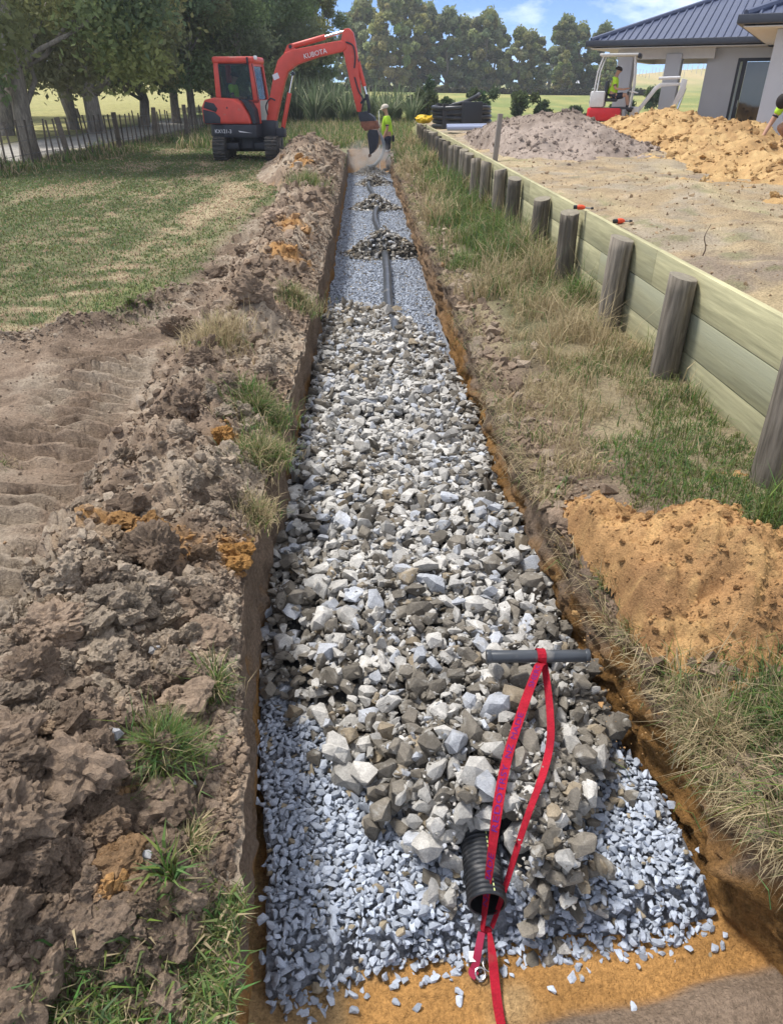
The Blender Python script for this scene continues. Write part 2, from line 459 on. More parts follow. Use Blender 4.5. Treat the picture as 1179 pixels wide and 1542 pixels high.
GC = np.where((zone2 == 0)[..., None], cL, np.where((zone2 == 1)[..., None], cW, np.where((zone2 == 2)[..., None], cF, np.where((zone2 == 3)[..., None], cWr, np.where((zone2 == 4)[..., None], cB, cY)))))
past = ss(TR_END-0.4, TR_END+0.3, GY)
mid_zone = (zone2 >= 1) & (zone2 <= 3)
GC = np.where(mid_zone[..., None], mixc(GC, mixc(field, SOIL, (1-ss(26, 27.5, GY))), past), GC)
V = np.stack([GX, GY, GZ], -1).reshape(-1, 3); CC = GC.reshape(-1, 3)
F = grid_faces(*GX.shape)
cidx = F[:, 0] % GX.shape[1]; ridx = F[:, 0] // GX.shape[1]
first_tr = np.argmax(zone == 1)-1; last_tr = np.argmax(zone == 4)-1
tr = (cidx >= first_tr) & (cidx < last_tr) & (ys[ridx] < TR_END+0.3)
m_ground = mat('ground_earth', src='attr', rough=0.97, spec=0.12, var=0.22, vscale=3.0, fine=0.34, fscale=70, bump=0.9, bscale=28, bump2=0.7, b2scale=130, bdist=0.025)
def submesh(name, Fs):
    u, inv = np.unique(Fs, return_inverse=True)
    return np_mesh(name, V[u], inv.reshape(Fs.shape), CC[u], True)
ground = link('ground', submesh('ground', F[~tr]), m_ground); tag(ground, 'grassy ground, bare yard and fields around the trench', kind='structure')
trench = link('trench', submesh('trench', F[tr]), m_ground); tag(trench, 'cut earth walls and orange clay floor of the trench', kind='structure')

def heap_mesh(name, x0, x1, y0, y1, nx, ny, hfun, base, colf, m, dip=0.04, parent=None, inside=None):
    u = np.linspace(x0, x1, nx)[None, :]; 
    v = (y0*(y1/y0)**np.linspace(0, 1, ny))[:, None] if y1/y0 > 2.5 else np.linspace(y0, y1, ny)[:, None]
    X, Yy = u+0*v, v+0*u
    h = hfun(X, Yy)
    z = base(X, Yy) + np.where(h > 0, h, np.maximum(h, -dip))
    keep = (h > -dip*0.98)
    if inside is not None: keep &= inside(X, Yy)
    Vv = np.stack([X, Yy, z], -1).reshape(-1, 3)
    Ff = grid_faces(ny, nx)
    Ff = Ff[keep.reshape(-1)[Ff].all(1)] if inside is not None else Ff[keep.reshape(-1)[Ff].any(1)]
    uq, inv = np.unique(Ff, return_inverse=True)
    me = np_mesh(name, Vv[uq], inv.reshape(Ff.shape), colf(X, Yy, z).reshape(-1, 3)[uq], True)
    return link(name, me, m, parent)
# ================================================================== stones
def hull_rock(npts, seed, el=(1, 0.8, 0.62), jitter=0.18):
    r = np.random.default_rng(seed)
    p = r.normal(size=(npts, 3)); p /= np.linalg.norm(p, axis=1)[:, None]
    p = np.sign(p)*np.abs(p)**0.8
    p *= (1 + r.uniform(-jitter, jitter, (npts, 1)))*np.array(el)*(1+r.uniform(-0.2, 0.2, 3))
    bm = bmesh.new()
    for q in p: bm.verts.new(q)
    bmesh.ops.convex_hull(bm, input=bm.verts)
    bmesh.ops.delete(bm, geom=[v for v in bm.verts if not v.link_faces], context='VERTS')
    bmesh.ops.triangulate(bm, faces=bm.faces)
    bm.verts.index_update()
    Vv = np.array([v.co[:] for v in bm.verts]); Ff = np.array([[v.index for v in f.verts] for f in bm.faces])
    bm.free()
    return Vv, Ff
ROCKS = [hull_rock(15, 100+k, (1, random.uniform(.62, .9), random.uniform(.45, .72))) for k in range(16)]
ROCKS_HI = [hull_rock(22, 300+k, (1, random.uniform(.62, .9), random.uniform(.48, .75)), .22) for k in range(16)]
PEBS = [hull_rock(9, 200+k, (1, .8, .6)) for k in range(12)]

def rand_rot(n, rng, tilt=1.0):
    """random rotations, limited tilt from flat"""
    yaw = rng.uniform(0, 2*np.pi, n); ax = rng.uniform(0, 2*np.pi, n); an = rng.normal(0, 0.45*tilt, n)
    cy, sy_ = np.cos(yaw), np.sin(yaw)
    Rz = np.zeros((n, 3, 3)); Rz[:, 0, 0] = cy; Rz[:, 0, 1] = -sy_; Rz[:, 1, 0] = sy_; Rz[:, 1, 1] = cy; Rz[:, 2, 2] = 1
    kx, ky = np.cos(ax), np.sin(ax); c, s = np.cos(an), np.sin(an)
    T = np.zeros((n, 3, 3))
    T[:, 0, 0] = c+kx*kx*(1-c); T[:, 0, 1] = kx*ky*(1-c); T[:, 0, 2] = ky*s
    T[:, 1, 0] = kx*ky*(1-c); T[:, 1, 1] = c+ky*ky*(1-c); T[:, 1, 2] = -kx*s
    T[:, 2, 0] = -ky*s; T[:, 2, 1] = kx*s; T[:, 2, 2] = c
    return T @ Rz

def merge_shapes(name, shapes, which, P, Rm, S, col, m, parent=None, smooth=False):
    Vs, Fs, Cs = [], [], []; off = 0
    for k, (bv, bf) in enumerate(shapes):
        idx = np.nonzero(which == k)[0]
        if not len(idx): continue
        vv = np.einsum('nij,vj->nvi', Rm[idx], bv)*S[idx][:, None, None] + P[idx][:, None, :]
        nv = len(bv)
        Vs.append(vv.reshape(-1, 3)); Cs.append(np.repeat(col[idx], nv, 0))
        Fs.append((bf[None] + (np.arange(len(idx))*nv)[:, None, None] + off).reshape(-1, 3)); off += nv*len(idx)
    return link(name, np_mesh(name, np.concatenate(Vs), np.concatenate(Fs), np.concatenate(Cs), smooth), m, parent)

def piece_objects(name, shapes, which, P, Rm, S, col, m, parent, smooth=False, prefix='piece'):
    mes = {}
    for i in range(len(P)):
        k = int(which[i])
        if k not in mes:
            me = np_mesh(name, *shapes[k], None, smooth); me.materials.append(m); mes[k] = me
        o = bpy.data.objects.new(name, mes[k]); C.objects.link(o); o.parent = parent
        M = Matrix([list(r) for r in Rm[i]*S[i]]).to_4x4(); M.translation = P[i]
        o.matrix_local = M
        o.color = (*[float(c) for c in np.clip(col[i], 0, 1)], 1)

def deposit(surf, x0, x1, y0, y1, res, xs_, ys_, rad, flat, rng, ncand=5, spread=1.6, grow=0.75):
    """drop stones one after another on a height map; each rolls to the lowest of a few spots"""
    nx = int((x1-x0)/res)+1; ny = int((y1-y0)/res)+1
    gx = x0 + np.arange(nx)*res; gy = y0 + np.arange(ny)*res
    Hm = surf(gx[None, :] + 0*gy[:, None], gy[:, None] + 0*gx[None, :]).copy()
    n = len(xs_); out = np.zeros((n, 3))
    discs = {}
    cand = rng.normal(0, 1, (n, ncand, 2))*spread; cand[:, 0] = 0
    for i in range(n):
        r = rad[i]; k = max(1, int(r/res*0.85))
        if k not in discs:
            a = np.arange(-k, k+1); q = (a[None, :]**2 + a[:, None]**2)/(k+0.3)**2
            discs[k] = (q <= 1, np.sqrt(np.clip(1-q, 0, 1)))
        ins, dome = discs[k]
        best = None
        for c in range(ncand):
            ix = int((xs_[i] + cand[i, c, 0]*r - x0)/res); iy = int((ys_[i] + cand[i, c, 1]*r - y0)/res)
            if ix < k or iy < k or ix >= nx-k or iy >= ny-k: continue
            p = Hm[iy-k:iy+k+1, ix-k:ix+k+1]
            z = 0.55*p.max() + 0.45*p.mean()
            if best is None or z < best[0]: best = (z, ix, iy)
        if best is None: out[i] = (np.nan,)*3; continue
        z, ix, iy = best
        hz = r*flat[i]
        out[i] = (x0+ix*res, y0+iy*res, z + hz*0.45)
        p = Hm[iy-k:iy+k+1, ix-k:ix+k+1]
        np.maximum(p, np.where(ins, z + hz*0.45 + dome*hz*grow, -9), out=p)
    return out, (Hm, x0, y0, res)

def cam_scale(P, S):
    d = np.linalg.norm(P - np.array((0, 0, 1.7)), axis=1)
    return S/d
def in_view(P):
    th = R(2.29); X = P[:, 0]*math.cos(th)-P[:, 1]*math.sin(th); d = P[:, 0]*math.sin(th)+P[:, 1]*math.cos(th); z = P[:, 2]-1.7
    t = d*math.cos(R(31.3))-z*math.sin(R(31.3))
    px = 589.5+X/t*1050; py = 771-(d*math.sin(R(31.3))+z*math.cos(R(31.3)))/t*1050
    return (px > 4) & (px < 1175) & (py > 0) & (py < 1538)

# ---- gravel bed (blue-grey chip) in the bottom of the trench
def toe(x): return np.interp(x, [-0.5, -0.2, 0.1, 0.35, 0.7, 1.0, 1.2], [0.99, 1.03, 1.09, 1.13, 1.14, 1.17, 1.20])
def gravel_z(x, y):
    t = ss(-0.02, 0.16, y - toe(x) + 0.02*fbm(x, y, f=6, o=3, seed=91))
    z = -0.63 + 0.125*t + 0.012*fbm(x, y, f=1.7, o=3, seed=92)*t
    return z - 0.9*ss(23.0, 25, y)*0.1
m_chip_a = mat('gravel_chip', src='attr', rough=0.9, spec=0.2, var=0.12, vscale=30, fine=0.14, fscale=260, bump=0.25, bscale=220, bdist=0.004)
m_chip_o = mat('gravel_chip_single', src='obj', rough=0.9, spec=0.2, var=0.16, vscale=1.6, fine=0.16, fscale=7, bump=0.4, bscale=6, bdist=0.0025)
def bed_col(x, y, z):
    n = fbm(x, y, f=25, o=3, seed=94)
    return mixc(np.broadcast_to(np.array((0.27, 0.285, 0.315)), x.shape+(3,)), (0.12, 0.12, 0.125), ss(-.1, .6, n))
ug = np.linspace(0, 1, 34)[None, :]; vg = np.concatenate([np.arange(0.95, 2.6, 0.035), np.arange(2.6, 25.0, 0.12)])[:, None]
bx = xl(vg)+0.01 + (xr(vg)-0.02 - xl(vg)-0.01)*ug; by = vg + 0*ug; bz = gravel_z(bx, by) - 0.018
gravel_bed = link('gravel_bed', np_mesh('gravel_bed', np.stack([bx, by, bz], -1).reshape(-1, 3), grid_faces(*bx.shape), bed_col(bx, by, bz).reshape(-1, 3), True),
                  mat('gravel_base', src='attr', rough=1, spec=0.1, fine=0.4, fscale=90, bump=0.9, bscale=70, bdist=0.02))
tag(gravel_bed, 'bed of blue-grey crushed gravel on the trench floor', kind='structure')
rng = np.random.default_rng(5)
def chip_cols(n, rng):
    b = rng.uniform(0.32, 0.60, n)[:, None]*np.array((0.89, 0.975, 1.12))
    w = rng.random(n) < 0.05
    b[w] = rng.uniform(0.7, 1.1, (w.sum(), 1))*np.array((0.36, 0.30, 0.21))
    return b
# near part: dropped stone by stone
n = 15000
gx_ = rng.uniform(-0.47, 1.28, n); gy_ = rng.uniform(0.97, 2.45, n)
lo = (gy_ > toe(gx_)-0.02+0.05*rng.normal(size=n)) & (gx_ > xl(gy_)+0.03) & (gx_ < xr(gy_)-0.045)
gx_, gy_ = gx_[lo], gy_[lo]
gr = rng.gamma(9, 0.0115/9, len(gx_)).clip(0.006, 0.024)
Pg, _ = deposit(lambda x, y: gravel_z(x, y)-0.012, -0.6, 1.42, 0.85, 2.6, 0.004, gx_, gy_, gr, np.full(len(gr), 0.65), rng, 4, 1.2)
ok = np.isfinite(Pg[:, 0]); Pg, gr = Pg[ok], gr[ok]
# stray chips on the clay floor
ns = 46
sxx = rng.uniform(-0.15, 1.15, ns); syy = toe(sxx) - np.abs(rng.normal(0, 0.05, ns)) - 0.015
Pst = np.stack([sxx, syy, floor_z(sxx, syy)+0.006], -1); Pst = Pst[(syy > 0.93)]
Pg = np.concatenate([Pg, Pst]); gr = np.concatenate([gr, rng.uniform(0.007, 0.017, len(Pst))])
Rg = rand_rot(len(Pg), rng, 1.3); wg = rng.integers(0, len(ROCKS), len(Pg)); cg = chip_cols(len(Pg), rng)

# ---- coarse rock fill over the pipe
def rock_left(y): return np.interp(y, [1.0, 1.16, 1.4, 1.55, 1.77, 2.0, 2.2, 2.5, 7.4, 7.9, 8.1], [0.26, 0.23, 0.235, 0.11, -0.05, -0.25, -0.42, -0.6, -0.6, -0.2, 0.1])
def rock_right(y): return np.interp(y, [1.0, 1.16, 1.4, 1.68, 2.1, 2.5, 4.6, 5.2, 6, 7, 7.9, 8.1], [0.62, 0.68, 0.72, 0.90, 1.05, 1.1, 1.1, 0.90, 0.78, 0.62, 0.32, 0.15])
def rock_t(x, y):
    d = np.minimum(x-rock_left(y), rock_right(y)-x) + 0.04*fbm(x, y, f=4, o=2, seed=95)
    d = np.minimum(d, (y-1.13)*0.9); d = np.minimum(d, (8.05-y)*0.7)
    t = np.clip(d*0.50, -0.05, 0.185)
    t = np.where(t > 0, t*(1+0.22*fbm(x, y, f=1.6, o=2, seed=96)), t)
    t = t - 0.3*np.exp(-((x-0.35)/0.072)**6)*(1-ss(1.40, 1.50, y))
    t = t - 0.09*np.exp(-((x-0.3)/0.12)**2 - ((y-6.75)/0.45)**2)
    return t
HEAPS = [(0.36, 11.35, 0.62, 0.42, 0.40), (0.30, 16.1, 0.50, 0.42, 0.31), (0.34, 20.6, 0.44, 0.5, 0.28), (0.30, 23.3, 0.5, 0.55, 0.28)]
def fill_z(x, y): return gravel_z(x, y) + rock_t(x, y)
m_rock_a = mat('crushed_rock', src='attr', rough=0.92, spec=0.2, var=0.22, vscale=24, fine=0.20, fscale=190, bump=0.6, bscale=110, bump2=0.4, b2scale=420, bdist=0.008, tint=((0.43, 0.415, 0.38), 15, 0.57))
m_rock_o = mat('crushed_rock_single', src='obj', rough=0.92, spec=0.2, var=0.26, vscale=1.3, fine=0.22, fscale=9, bump=0.65, bscale=4.5, bump2=0.45, b2scale=19, bdist=0.006, tint=((0.43, 0.415, 0.38), 0.9, 0.57))
def rock_cols(x, y, rng, bias=0.0):
    n = len(x)
    edge = np.minimum(x-xl(y), xr(y)-x)
    pd = 0.24 + 0.32*(1-ss(2.0, 3.1, y)) + 0.18*(1-ss(0.05, 0.3, edge)) + 0.20*fbm(x, y, f=1.6, o=2, seed=97) + bias + 0.12*ss(6.6, 7.6, y)
    dark = rng.random(n) < pd
    u = rng.random(n)[:, None]
    light = (0.37+0.26*u)*np.array((1.0, 0.96, 0.885))
    blue = rng.random(n) < 0.2
    light[blue] = (0.34+0.22*u[blue])*np.array((0.95, 0.985, 1.05))
    dk = (0.135+0.13*rng.random(n)[:, None])*np.array((1.0, 0.89, 0.73))
    tan = rng.random(n) < 0.10
    dk[tan] = (0.24+0.12*u[tan])*np.array((1.0, 0.82, 0.58))
    return np.where(dark[:, None], dk, light)
ux = np.linspace(-0.5, 1.1, 70)[None, :]; uy = np.linspace(1.05, 8.2, 240)[:, None]
fx, fy = ux+0*uy, uy+0*ux
ft = rock_t(fx, fy); fz = gravel_z(fx, fy)+ft-0.045 - 0.07*np.exp(-((fx-.35)/.2)**4 - ((fy-1.45)/.25)**4)
Ff = grid_faces(*fx.shape); kp = ((ft > -0.03) & (fx > xl(fy)-0.02) & (fx < xr(fy)+0.01)).reshape(-1)[Ff].any(1); Ff = Ff[kp]; uq, inv = np.unique(Ff, return_inverse=True)
rock_fill = link('rock_fill', np_mesh('rock_fill', np.stack([fx, fy, fz], -1).reshape(-1, 3)[uq], inv.reshape(Ff.shape), np.full((len(uq), 3), 0.075), True), m_rock_a)  # dark underlay sheet: shade in the gaps between stones put into its colour
tag(rock_fill, 'grey and brown crushed rock filling the trench over the pipe', kind='structure')
rng = np.random.default_rng(9)
nr = 15500
rx = rng.uniform(-0.5, 1.08, nr); ry = rng.uniform(1.08, 8.1, nr); rx[:700] = rng.uniform(.12, .60, 700); ry[:700] = rng.uniform(1.25, 1.75, 700)
fringe = rng.random(nr)
kk = (rock_t(rx, ry) > np.where(fringe < 0.22, -0.025, 0.008)) & (rx > xl(ry)+0.03) & (rx < xr(ry)-0.035)
# keep clear of the open pipe mouth
kk &= ~((np.abs(rx-0.345) < 0.078) & (ry < 1.43))
rx, ry = rx[kk], ry[kk]
rr = rng.gamma(5.5, 0.0262/5.5, len(rx)).clip(0.011, 0.060); rr = np.where(ry < 1.35, rr.clip(0, .034), rr)
def start_surf(x, y):
    s = np.where(rock_t(x, y) > -0.02, fill_z(x, y)-0.03, gravel_z(x, y))
    return s
Pr, HR = deposit(start_surf, -0.62, 1.25, 0.95, 8.3, 0.008, rx, ry, rr, np.full(len(rr), 0.62), rng, 6, 1.1, 0.7)
ok = np.isfinite(Pr[:, 0]) & ~((np.abs(Pr[:, 0]-0.35) < 0.14) & (Pr[:, 1] < 1.40) & (Pr[:, 2] > -0.485)) & ~((np.abs(Pr[:, 0]-0.345) < 0.082) & (Pr[:, 1] < 1.43) & (Pr[:, 1] > 1.0)); Pr, rr = Pr[ok], rr[ok]
Rr = rand_rot(len(Pr), rng, 1.5); wr = rng.integers(0, 16, len(Pr)); cr = rock_cols(Pr[:, 0], Pr[:, 1], rng)
def rock_top(x, y):
    Hm, a, b, res = HR
    ix = int((x-a)/res); iy = int((y-b)/res)
    return float(Hm[iy-2:iy+3, ix-2:ix+3].max())
vis = cam_scale(Pr, rr)*in_view(Pr)*(1+2.0*(Pr[:, 2]-fill_z(Pr[:, 0], Pr[:, 1])))
order = np.argsort(-vis); big, rest = order[:300], order[300:]
piece_objects('stone', ROCKS_HI, wr[big], Pr[big], Rr[big], rr[big]*1.08, cr[big], m_rock_o, rock_fill)
tag(merge_shapes('smaller_stones', ROCKS, wr[rest], Pr[rest], Rr[rest], rr[rest]*1.05, cr[rest], m_rock_a, rock_fill), kind='stuff')

nfi = 9000
xf_ = rng.uniform(-0.5, 1.05, nfi); yf_ = 1.15*(8/1.15)**rng.random(nfi)
kk = (rock_t(xf_, yf_) > 0.0) & (xf_ > xl(yf_)+0.02) & (xf_ < xr(yf_)-0.03) & ~((np.abs(xf_-0.345) < 0.08) & (yf_ < 1.45)); xf_, yf_ = xf_[kk], yf_[kk]
Hm_, hx0, hy0, hres = HR
ii = ((yf_-hy0)/hres).astype(int); jj = ((xf_-hx0)/hres).astype(int)
sf_ = rng.uniform(0.005, 0.012, len(xf_))*(1+0.06*yf_)
Pfi = np.stack([xf_, yf_, Hm_[ii, jj]-0.004], -1)
tag(merge_shapes('chips', PEBS, rng.integers(0, len(PEBS), len(Pfi)), Pfi, rand_rot(len(Pfi), rng, 2), sf_, rock_cols(xf_, yf_, rng)*0.95, m_rock_a, rock_fill), kind='stuff')
# gravel hidden below the fill is left out
hid = (rock_t(Pg[:, 0], Pg[:, 1]) > 0.05) | ((np.abs(Pg[:, 0]-0.35) < 0.058) & (Pg[:, 1] > 1.19) & (Pg[:, 1] < 1.8))
Pg, gr, Rg, wg, cg = Pg[~hid], gr[~hid], Rg[~hid], wg[~hid], cg[~hid]
vis = cam_scale(Pg, gr)*in_view(Pg)
order = np.argsort(-vis); big, rest = order[:300], order[300:]
piece_objects('gravel_stone', ROCKS, wg[big], Pg[big], Rg[big], gr[big]*1.08, cg[big], m_chip_o, gravel_bed)
# far part of the gravel: scattered
nfar = 31000
fy = 4.4*(23.6/4.4)**rng.random(nfar)**0.8; ff = rng.random(nfar)
fxx = xl(fy)+0.015 + (xr(fy)-xl(fy)-0.08)*ff
kk = rock_t(fxx, fy) < 0.03; fxx, fy = fxx[kk], fy[kk]
frr = rng.uniform(0.009, 0.016, len(fxx))*(1+0.02*fy)
Pf = np.stack([fxx, fy, gravel_z(fxx, fy)+rng.uniform(-0.006, 0.006, len(fxx))], -1)
cf = chip_cols(len(Pf), rng)
shapes = ROCKS + PEBS
P2 = np.concatenate([Pg[rest], Pf]); R2 = np.concatenate([Rg[rest], rand_rot(len(Pf), rng, 1.3)]); S2 = np.concatenate([gr[rest]*1.06, frr]); c2 = np.concatenate([cg[rest], cf])
w2 = np.concatenate([wg[rest], 16+rng.integers(0, len(PEBS), len(Pf))])
tag(merge_shapes('finer_gravel', shapes, w2, P2, R2, S2, c2, m_chip_a, gravel_bed), kind='stuff')

# ---- separate rock heaps further up the trench
hl = ['pointed heap of brown crushed rock on the black pipe, nearest of the heaps', 'second heap of crushed rock up the trench, pipe curving into it',
      'low third heap of crushed rock over the pipe, before the dust', 'farthest heap of crushed rock at the feet of the standing worker']
for (hx, hy, ax_, ay_, hh), lab in zip(HEAPS, hl):
    def hz(x, y): return hh*np.clip(1-np.hypot((x-hx)/ax_, (y-hy)/ay_), -0.1, 1)**1.0*(1+0.15*fbm(x, y, f=3, o=2, seed=99))
    o = heap_mesh('rock_heap', hx-ax_*1.1, hx+ax_*1.1, hy-ay_*1.1, hy+ay_*1.1, 26, 26, lambda x, y: hz(x, y)-0.03, lambda x, y: gravel_z(x, y)-0.005, lambda x, y, z: np.full(x.shape+(3,), 0.07), m_rock_a, 0.03)  # mound under the stones coloured dark to paint the shade between them
    tag(o, lab, 'rock heap', 'rock heaps along the pipe')
    nh = int(850*ax_*ay_/0.25)
    q = np.sqrt(rng.random(nh))*1.12; a = rng.uniform(0, 2*np.pi, nh)
    px_ = hx+q*ax_*np.cos(a); py_ = hy+q*ay_*np.sin(a)
    s_ = rng.gamma(8, 0.029/8, nh).clip(0.015, 0.06)
    Ph = np.stack([px_, py_, gravel_z(px_, py_)+np.maximum(hz(px_, py_), 0)+rng.uniform(-0.01, 0.02, nh)], -1)
    inb = (px_ > xl(py_)+0.05) & (px_ < xr(py_)-0.05); Ph, s_ = Ph[inb], s_[inb]
    tag(merge_shapes('stones', ROCKS, rng.integers(0, 16, len(Ph)), Ph, rand_rot(len(Ph), rng, 1.5), s_, rock_cols(Ph[:, 0], Ph[:, 1], rng, 0.3), m_rock_a, o), kind='stuff')

# ================================================================== loose earth
def clod_shape(seed, sub=3, rough=0.30):
    r = np.random.default_rng(seed)
    bm = bmesh.new(); bmesh.ops.create_icosphere(bm, subdivisions=sub, radius=1.0)
    Vv = np.array([v.co[:] for v in bm.verts]); Ff = np.array([[v.index for v in f.verts] for f in bm.faces]); bm.free()
    o = r.uniform(0, 50, 3)
    # a few flat break faces, then crumbly noise
    d = np.ones(len(Vv))
    for k in range(7):
        nn = r.normal(size=3); nn /= np.linalg.norm(nn); c = r.uniform(0.55, 0.85)
        dot = Vv @ nn; d = np.where(dot*d > c, c/np.maximum(dot, 1e-3), d)
    W = Vv*d[:, None]
    nz_ = rough*fbm(W[:, 0]+o[0], W[:, 1]+o[1], W[:, 2]+o[2], f=1.5, o=3, seed=seed) + (0.16*fbm(W[:, 0]+o[0], W[:, 1]+o[1], W[:, 2]+o[2], f=5.5, o=3, seed=seed+3) if sub > 2 else 0)
    if sub > 2: nz_ = nz_ + 0.075*fbm(W[:, 0]+o[0], W[:, 1]+o[1], W[:, 2]+o[2], f=13, o=2, seed=seed+7)
    W = W*(1+nz_)[:, None]*np.array((1, r.uniform(.7, .95), r.uniform(.55, .8)))
    return W, Ff
CLODS = [clod_shape(400+k, 5 if k < 5 else 4) for k in range(14)]
CRUMBS = [clod_shape(500+k, 1, 0.35) for k in range(6)] + PEBS
m_soil_o = mat('earth_clod', src='obj', rough=0.98, spec=0.1, var=0.24, vscale=1.4, fine=0.30, fscale=9, bump=0.9, bscale=7, bump2=0.7, b2scale=26, bdist=0.012)
m_soil_a = mat('earth_crumbs', src='attr', rough=0.98, spec=0.1, var=0.2, vscale=9, fine=0.28, fscale=120, bump=0.8, bscale=60, bump2=0.6, b2scale=220, bdist=0.011)

def spoil_h(x, y):
    s = xl(y) - x
    A = np.interp(y, [0.5, 0.8, 1.2, 3, 5, 8, 12, 15, 17.5, 20.5, 22.3, 23.5], [0.20, 0.24, 0.27, 0.25, 0.23, 0.27, 0.30, 0.38, 0.58, 0.66, 0.5, 0.05])
    c = np.interp(y, [0.5, 1.0, 2.0, 6, 12, 17, 21], [0.78, 0.64, 0.46, 0.45, 0.50, 0.85, 0.95])
    w = np.interp(y, [0.5, 1.6, 3, 6, 12, 17, 21], [0.42, 0.46, 0.40, 0.38, 0.46, 0.72, 0.80])
    h = A*np.exp(-(np.abs(s-c)/w)**2.4) - 0.045
    h = h + (0.085*fbm(x, y, f=2.3, o=3, seed=101) + 0.05*fbm(x, y, f=7, o=3, seed=102) + 0.022*fbm(x, y, f=22, o=3, seed=103) + 0.012*fbm(x, y, f=45, o=2, seed=105))*ss(0.0, 0.25, s)*(1-ss(1.3, 1.9, s)*0.9)
    h = h - 0.25*ss(0.85, 1.35, s)*ss(1.3, 2.2, y)*(1-ss(14, 17, y)) - 0.3*ss(23, 24, y)
    h = h - 0.14*(1-ss(0.66, 0.95, y))*(1-ss(0.30, 0.45, s))
    return h*ss(-0.02, 0.09, s) + 0.018*(0.6+fbm(x, y, f=9, o=4, seed=104))*(1-ss(0.05, 0.3, s))*ss(0.9, 1.2, y)
ORANGE = [(-0.53, 2.37, 0.10, 0.16), (-0.74, 3.33, 0.08, 0.1), (-0.95, 2.42, 0.30, 0.10), (-0.72, 2.30, 0.16, 0.07), (-0.60, 0.95, 0.03, 0.04), (-0.9, 9.2, 0.22, 0.35), (-0.8, 7.6, 0.22, 0.3), (-1.2, 15.6, 0.3, 0.3), (-0.62, 1.12, 0.05, 0.1)]
def earth_col(x, y, sd=0):
    n1 = fbm(x, y, f=1.7, o=3, seed=111+sd); n2 = fbm(x, y, f=8, o=3, seed=112+sd)
    c = mixc(np.broadcast_to(SOIL*1.0, np.shape(x)+(3,)), DUST*0.95, ss(-0.25, 0.65, n1*0.7+n2*0.5))
    c = mixc(c, SOILD, ss(0.1, 0.7, -n2*0.8-n1*0.3)*0.75)
    o = 0
    for ox, oy, rx_, ry_ in ORANGE: o = np.maximum(o, np.exp(-((x-ox)/rx_)**2 - ((y-oy)/ry_)**2))
    return mixc(c, CLAY*0.9, ss(0.25, 0.85, o + 0.45*n2)*0.85)
spoil = heap_mesh('spoil_bank', -2.9, -0.40, 0.5, 24.2, 190, 470, spoil_h, left_z, lambda x, y, z: earth_col(x, y), m_soil_a, 0.05, None, lambda x, y: x < xl(y)-0.004)
tag(spoil, 'long bank of brown dug earth along the left edge of the trench', 'earth bank')
rng = np.random.default_rng(21)
def spoil_top(x, y): return left_z(x, y) + np.maximum(spoil_h(x, y), -0.02)
nc = 46000
cy_ = 0.55*(23.5/0.55)**rng.random(nc); csd = np.where(rng.random(nc) < 0.22, rng.uniform(0.0, 0.22, nc), np.abs(rng.normal(0.48, 0.42, nc)))
nn2 = nc//5; cy_[:nn2] = rng.uniform(0.72, 2.2, nn2); csd[:nn2] = rng.uniform(0.0, 0.8, nn2)
cx_ = xl(cy_) - csd*(1+0.4*ss(15, 19, cy_))
wgt = ss(-0.03, 0.08, spoil_h(cx_, cy_))
kk = (rng.random(nc) < np.maximum(wgt, np.where(cy_ < 2.2, 0.45, 0.10))) & (csd > 0.008) 
cx_, cy_ = cx_[kk], cy_[kk]
cs_ = (rng.pareto(2.5, len(cx_))*0.0068 + 0.0042).clip(0, 0.062)*(1+0.06*cy_)
cs_ = np.where(csd[kk] < 0.12, np.minimum(cs_, 0.022), cs_).clip(0, 0.12)
Pc = np.stack([cx_, cy_, spoil_top(cx_, cy_)+cs_*0.18], -1)
# the large lumps one can point at
BIG = [(-0.86, 1.03, .16, .20, 0.8), (-0.80, 0.86, .10, .15, .7), (-1.03, 1.77, .16, .13, 1.05), (-0.98, 1.52, .12, .11, .75), (-0.80, 2.20, .17, .13, .62), (-0.56, 1.55, .13, .075, 1.1), (-0.55, 1.83, .12, .07, 1.05),
       (-0.63, 1.98, .12, .07, .95), (-0.60, 1.17, .14, .10, .85), (-0.74, 1.22, .16, .10, .9), (-0.92, 1.25, .12, .09, .85), (-0.53, 1.36, .10, .06, 1.1), (-1.05, 1.10, .11, .10, .9), (-1.0, 2.55, .12, .08, .6),
       (-1.50, 5.6, .17, .13, .6), (-1.32, 5.35, .12, .10, .55), (-1.02, 4.35, .14, .13, .65), (-0.96, 3.65, .12, .11, .7), (-0.85, 5.6, .2, .14, .7), (-0.75, 6.4, .18, .12, .6), (-1.35, 8.6, .16, .14, .55), (-1.1, 9.6, .16, .16, 1.2),
       (-1.55, 7.7, .14, .13, .5), (-0.62, 1.68, .09, .06, .8), (-0.64, 0.97, .035, .04, 2.1), (-0.52, 2.43, .075, .075, 2.2), (-0.53, 2.30, .085, .075, 2.2), (-0.56, 2.36, .06, .06, 2.3), (-0.74, 3.33, .07, .06, 2.2), (-0.23, 6.45, .09, .09, .95)]
Pb = np.array([(x, y, float(spoil_top(np.array(x), np.array(y)))+0.25*h if x < -0.4 else gravel_z(np.array(x), np.array(y))+0.3*h) for x, y, s, h, k in BIG]); Sb = np.array([b[2]*(0.72 if b[1] < 3 else 0.9) for b in BIG])
colc = earth_col(Pc[:, 0], Pc[:, 1], 5)*rng.uniform(0.75, 1.2, (len(Pc), 1))
cb = np.array([CLAY*0.95 if k > 2 else SOIL*k*1.12 for *_, k in BIG])
order = np.argsort(-(cam_scale(Pc, cs_)*in_view(Pc))); nbig = 300-len(BIG)
big, rest = order[:nbig], order[nbig:]
wc = rng.integers(0, 14, len(Pc)); Rc = rand_rot(len(Pc), rng, 2)
